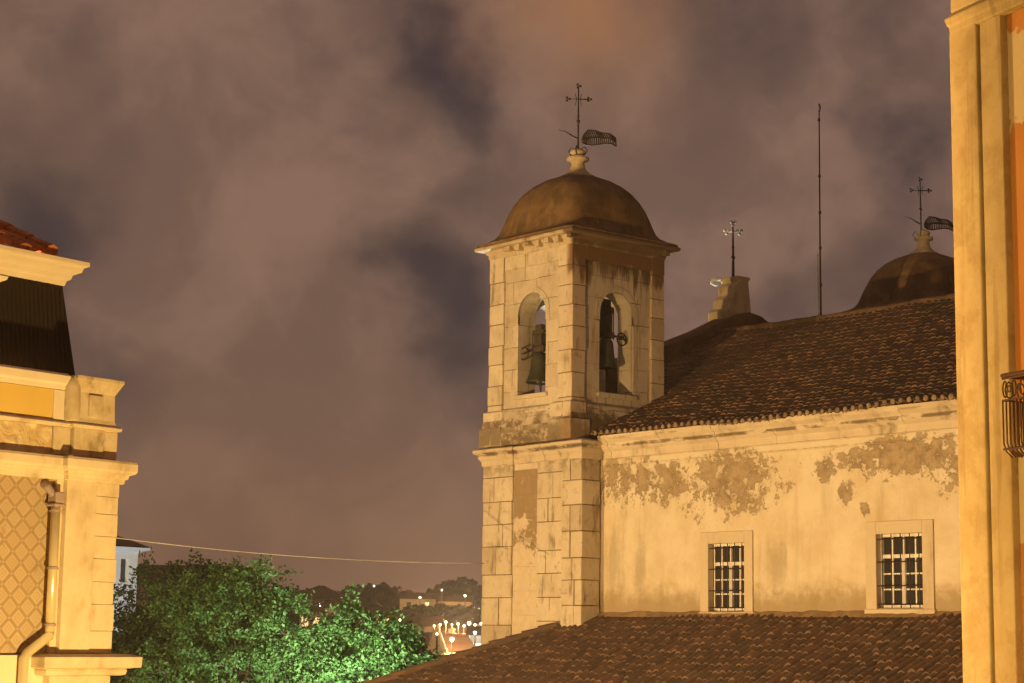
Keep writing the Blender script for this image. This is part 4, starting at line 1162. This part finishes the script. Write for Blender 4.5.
# long low wall
c0, c1 = at(436, 655, 120), at(500, 656, 120); w = (c1-c0).length; c = (c0+c1)/2
bm = bmesh.new(); box(bm, -w/2, w/2, 0, .4, -c.z+gz(c.x, c.y)-1, 0)
o = obj('garden_wall', bm, m_far_pale, None); o.location = (c.x, c.y, c.z); o.rotation_euler = (0, 0, math.atan2(RH.y, RH.x)); tag(o, 'pale low wall in front of the gabled house by the tower foot', 'wall')
# small lamps that show as points
def far_lamp(px, py, d, label, white=False, r=.35, power=0):
    p = at(px, py, d); g = gz(p.x, p.y)
    e = empty('far_lamp', (p.x, p.y, min(g, p.z-2.5)), 0, label, 'street lamp', 'small lamps in the distance')
    H = p.z - min(g, p.z-2.5)
    bm = bmesh.new(); tube(bm, [(0, 0, 0), (0, 0, H-r)], .07, 6); obj('post', bm, m_iron, e)
    bm = bmesh.new(); ball(bm, (0, 0, H), r, 5); obj('globe', bm, m_lampw if white else m_lampg, e, smooth=True)
    if power:
        l = bpy.data.lights.new('bulb', 'POINT'); l.energy = power; l.color = (.9, 1, .95) if white else (1, .58, .22); l.shadow_soft_size = .4
        lo = bpy.data.objects.new('bulb', l); COL.objects.link(lo); lo.parent = e; lo.location = (0, -0.0, H+r+.3)
for k, (px, py) in enumerate(((434, 626), (440, 625), (446, 622), (452, 625), (458, 624), (464, 626), (469, 623), (475, 625), (481, 624))):
    far_lamp(px, py, 200, 'tiny amber quay lamp, number %s from the left in the row above the gabled house' % ('one two three four five six seven eight nine'.split()[k]), False, .10, 9000 if k in (1, 5, 8) else 0)
far_lamp(452, 640, 142, 'brightest amber lamp on the gabled house by the tower foot', False, .15, 26000)
far_lamp(475, 633, 160, 'cold white lamp right of the gabled house', True, .13, 4000)
far_lamp(442, 590, 395, 'white lamp over the lit warehouses', True, .16, 0)
far_lamp(465, 596, 390, 'amber white lamp at the right end of the warehouses', False, .2, 9000)
far_lamp(420, 598, 395, 'amber lamp before the left warehouse', False, .15, 9000)
far_lamp(374, 586, 420, 'lone pale lamp on the skyline above the lit tree', True, .2, 0)
far_lamp(320, 606, 285, 'amber lamp by the small pale hill house', False, .12, 2500)
far_lamp(378, 616, 240, 'amber lamp just over the lamp-lit crown', False, .14, 0)
far_lamp(400, 620, 230, 'amber lamp right of another over the lamp-lit crown', False, .14, 0)
far_lamp(437, 634, 134, 'amber lamp at the foot of the pyramid spire', False, .08, 700)

# far wood on the ridge
rs = random.Random(21); bm = bmesh.new()
for k in range(230):
    px = rs.uniform(150, 560); d = rs.uniform(430, 640); c = at(px, 600, d); g = gz(c.x, c.y)
    bumps = 1.0 + (.9 if 425 < px < 500 else 0) + (.8 if 350 < px < 392 else 0)
    R = rs.uniform(2.2, 4.2)*bumps*.62
    for q in range(70):
        dd = Vector((rs.gauss(0, 1), rs.gauss(0, 1), rs.gauss(0, 1))).normalized()*R*rs.random()**.3
        p = Vector((c.x, c.y, g+R*.7)) + Vector((dd.x*1.25, dd.y*1.25, dd.z*.8))
        a = Vector((rs.gauss(0, 1), rs.gauss(0, 1), rs.gauss(0, 1))).normalized(); b = a.orthogonal().normalized(); s = R*.22
        bm.faces.new([bm.verts.new(p+a*s), bm.verts.new(p+b*s), bm.verts.new(p-a*s), bm.verts.new(p-b*s)])
for k in range(120):                                        # nearer belt of trees below the warehouses
    px = rs.uniform(200, 500); d = rs.uniform(300, 390); c = at(px, 606+rs.uniform(-3, 8), d); R = rs.uniform(1.6, 2.6)
    for q in range(60):
        dd = Vector((rs.gauss(0, 1), rs.gauss(0, 1), rs.gauss(0, 1))).normalized()*R*rs.random()**.3
        p = Vector((c.x, c.y, c.z-R*.8)) + Vector((dd.x*1.25, dd.y*1.25, dd.z*.8))
        a = Vector((rs.gauss(0, 1), rs.gauss(0, 1), rs.gauss(0, 1))).normalized(); b = a.orthogonal().normalized(); s = R*.22
        bm.faces.new([bm.verts.new(p+a*s), bm.verts.new(p+b*s), bm.verts.new(p-a*s), bm.verts.new(p-b*s)])
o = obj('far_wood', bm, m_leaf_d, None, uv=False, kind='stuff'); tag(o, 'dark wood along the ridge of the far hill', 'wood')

m_cable = plain('pale cable sheath', (.48, .46, .42), (.36, .34, .31), 3, .8)
# overhead cable from the pale house to the tower
p0, p1 = at(95, 535, 47), Vector((OX-3.62, OY-.02, 0)); q1 = at(484, 563.5, 49.5)
pts = []
for k in range(25):
    f = k/24; p = p0.lerp(q1, f); p.z -= 4*.16*f*(1-f); pts.append(p)
bm = bmesh.new(); tube(bm, pts, .012, 6)
o = obj('overhead_cable', bm, m_cable, None, smooth=True); tag(o, 'thin pale overhead cable strung across to the church tower', 'cable')

# evening air between here and the far hill
bm = bmesh.new(); box(bm, -760, 80, -90, 640, -4, 45)
hm = bpy.data.materials.new('haze'); hm.use_nodes = True; hm.node_tree.nodes.clear()
ho = hm.node_tree.nodes.new('ShaderNodeOutputMaterial'); hv = hm.node_tree.nodes.new('ShaderNodeVolumePrincipled')
hv.inputs['Density'].default_value = .00036; hv.inputs['Color'].default_value = (.85, .8, .78, 1)
hm.node_tree.links.new(hv.outputs[0], ho.inputs['Volume'])
o = obj('haze', bm, hm, None, uv=False, kind='stuff'); tag(o, 'thin night haze in front of the far hill', 'haze')
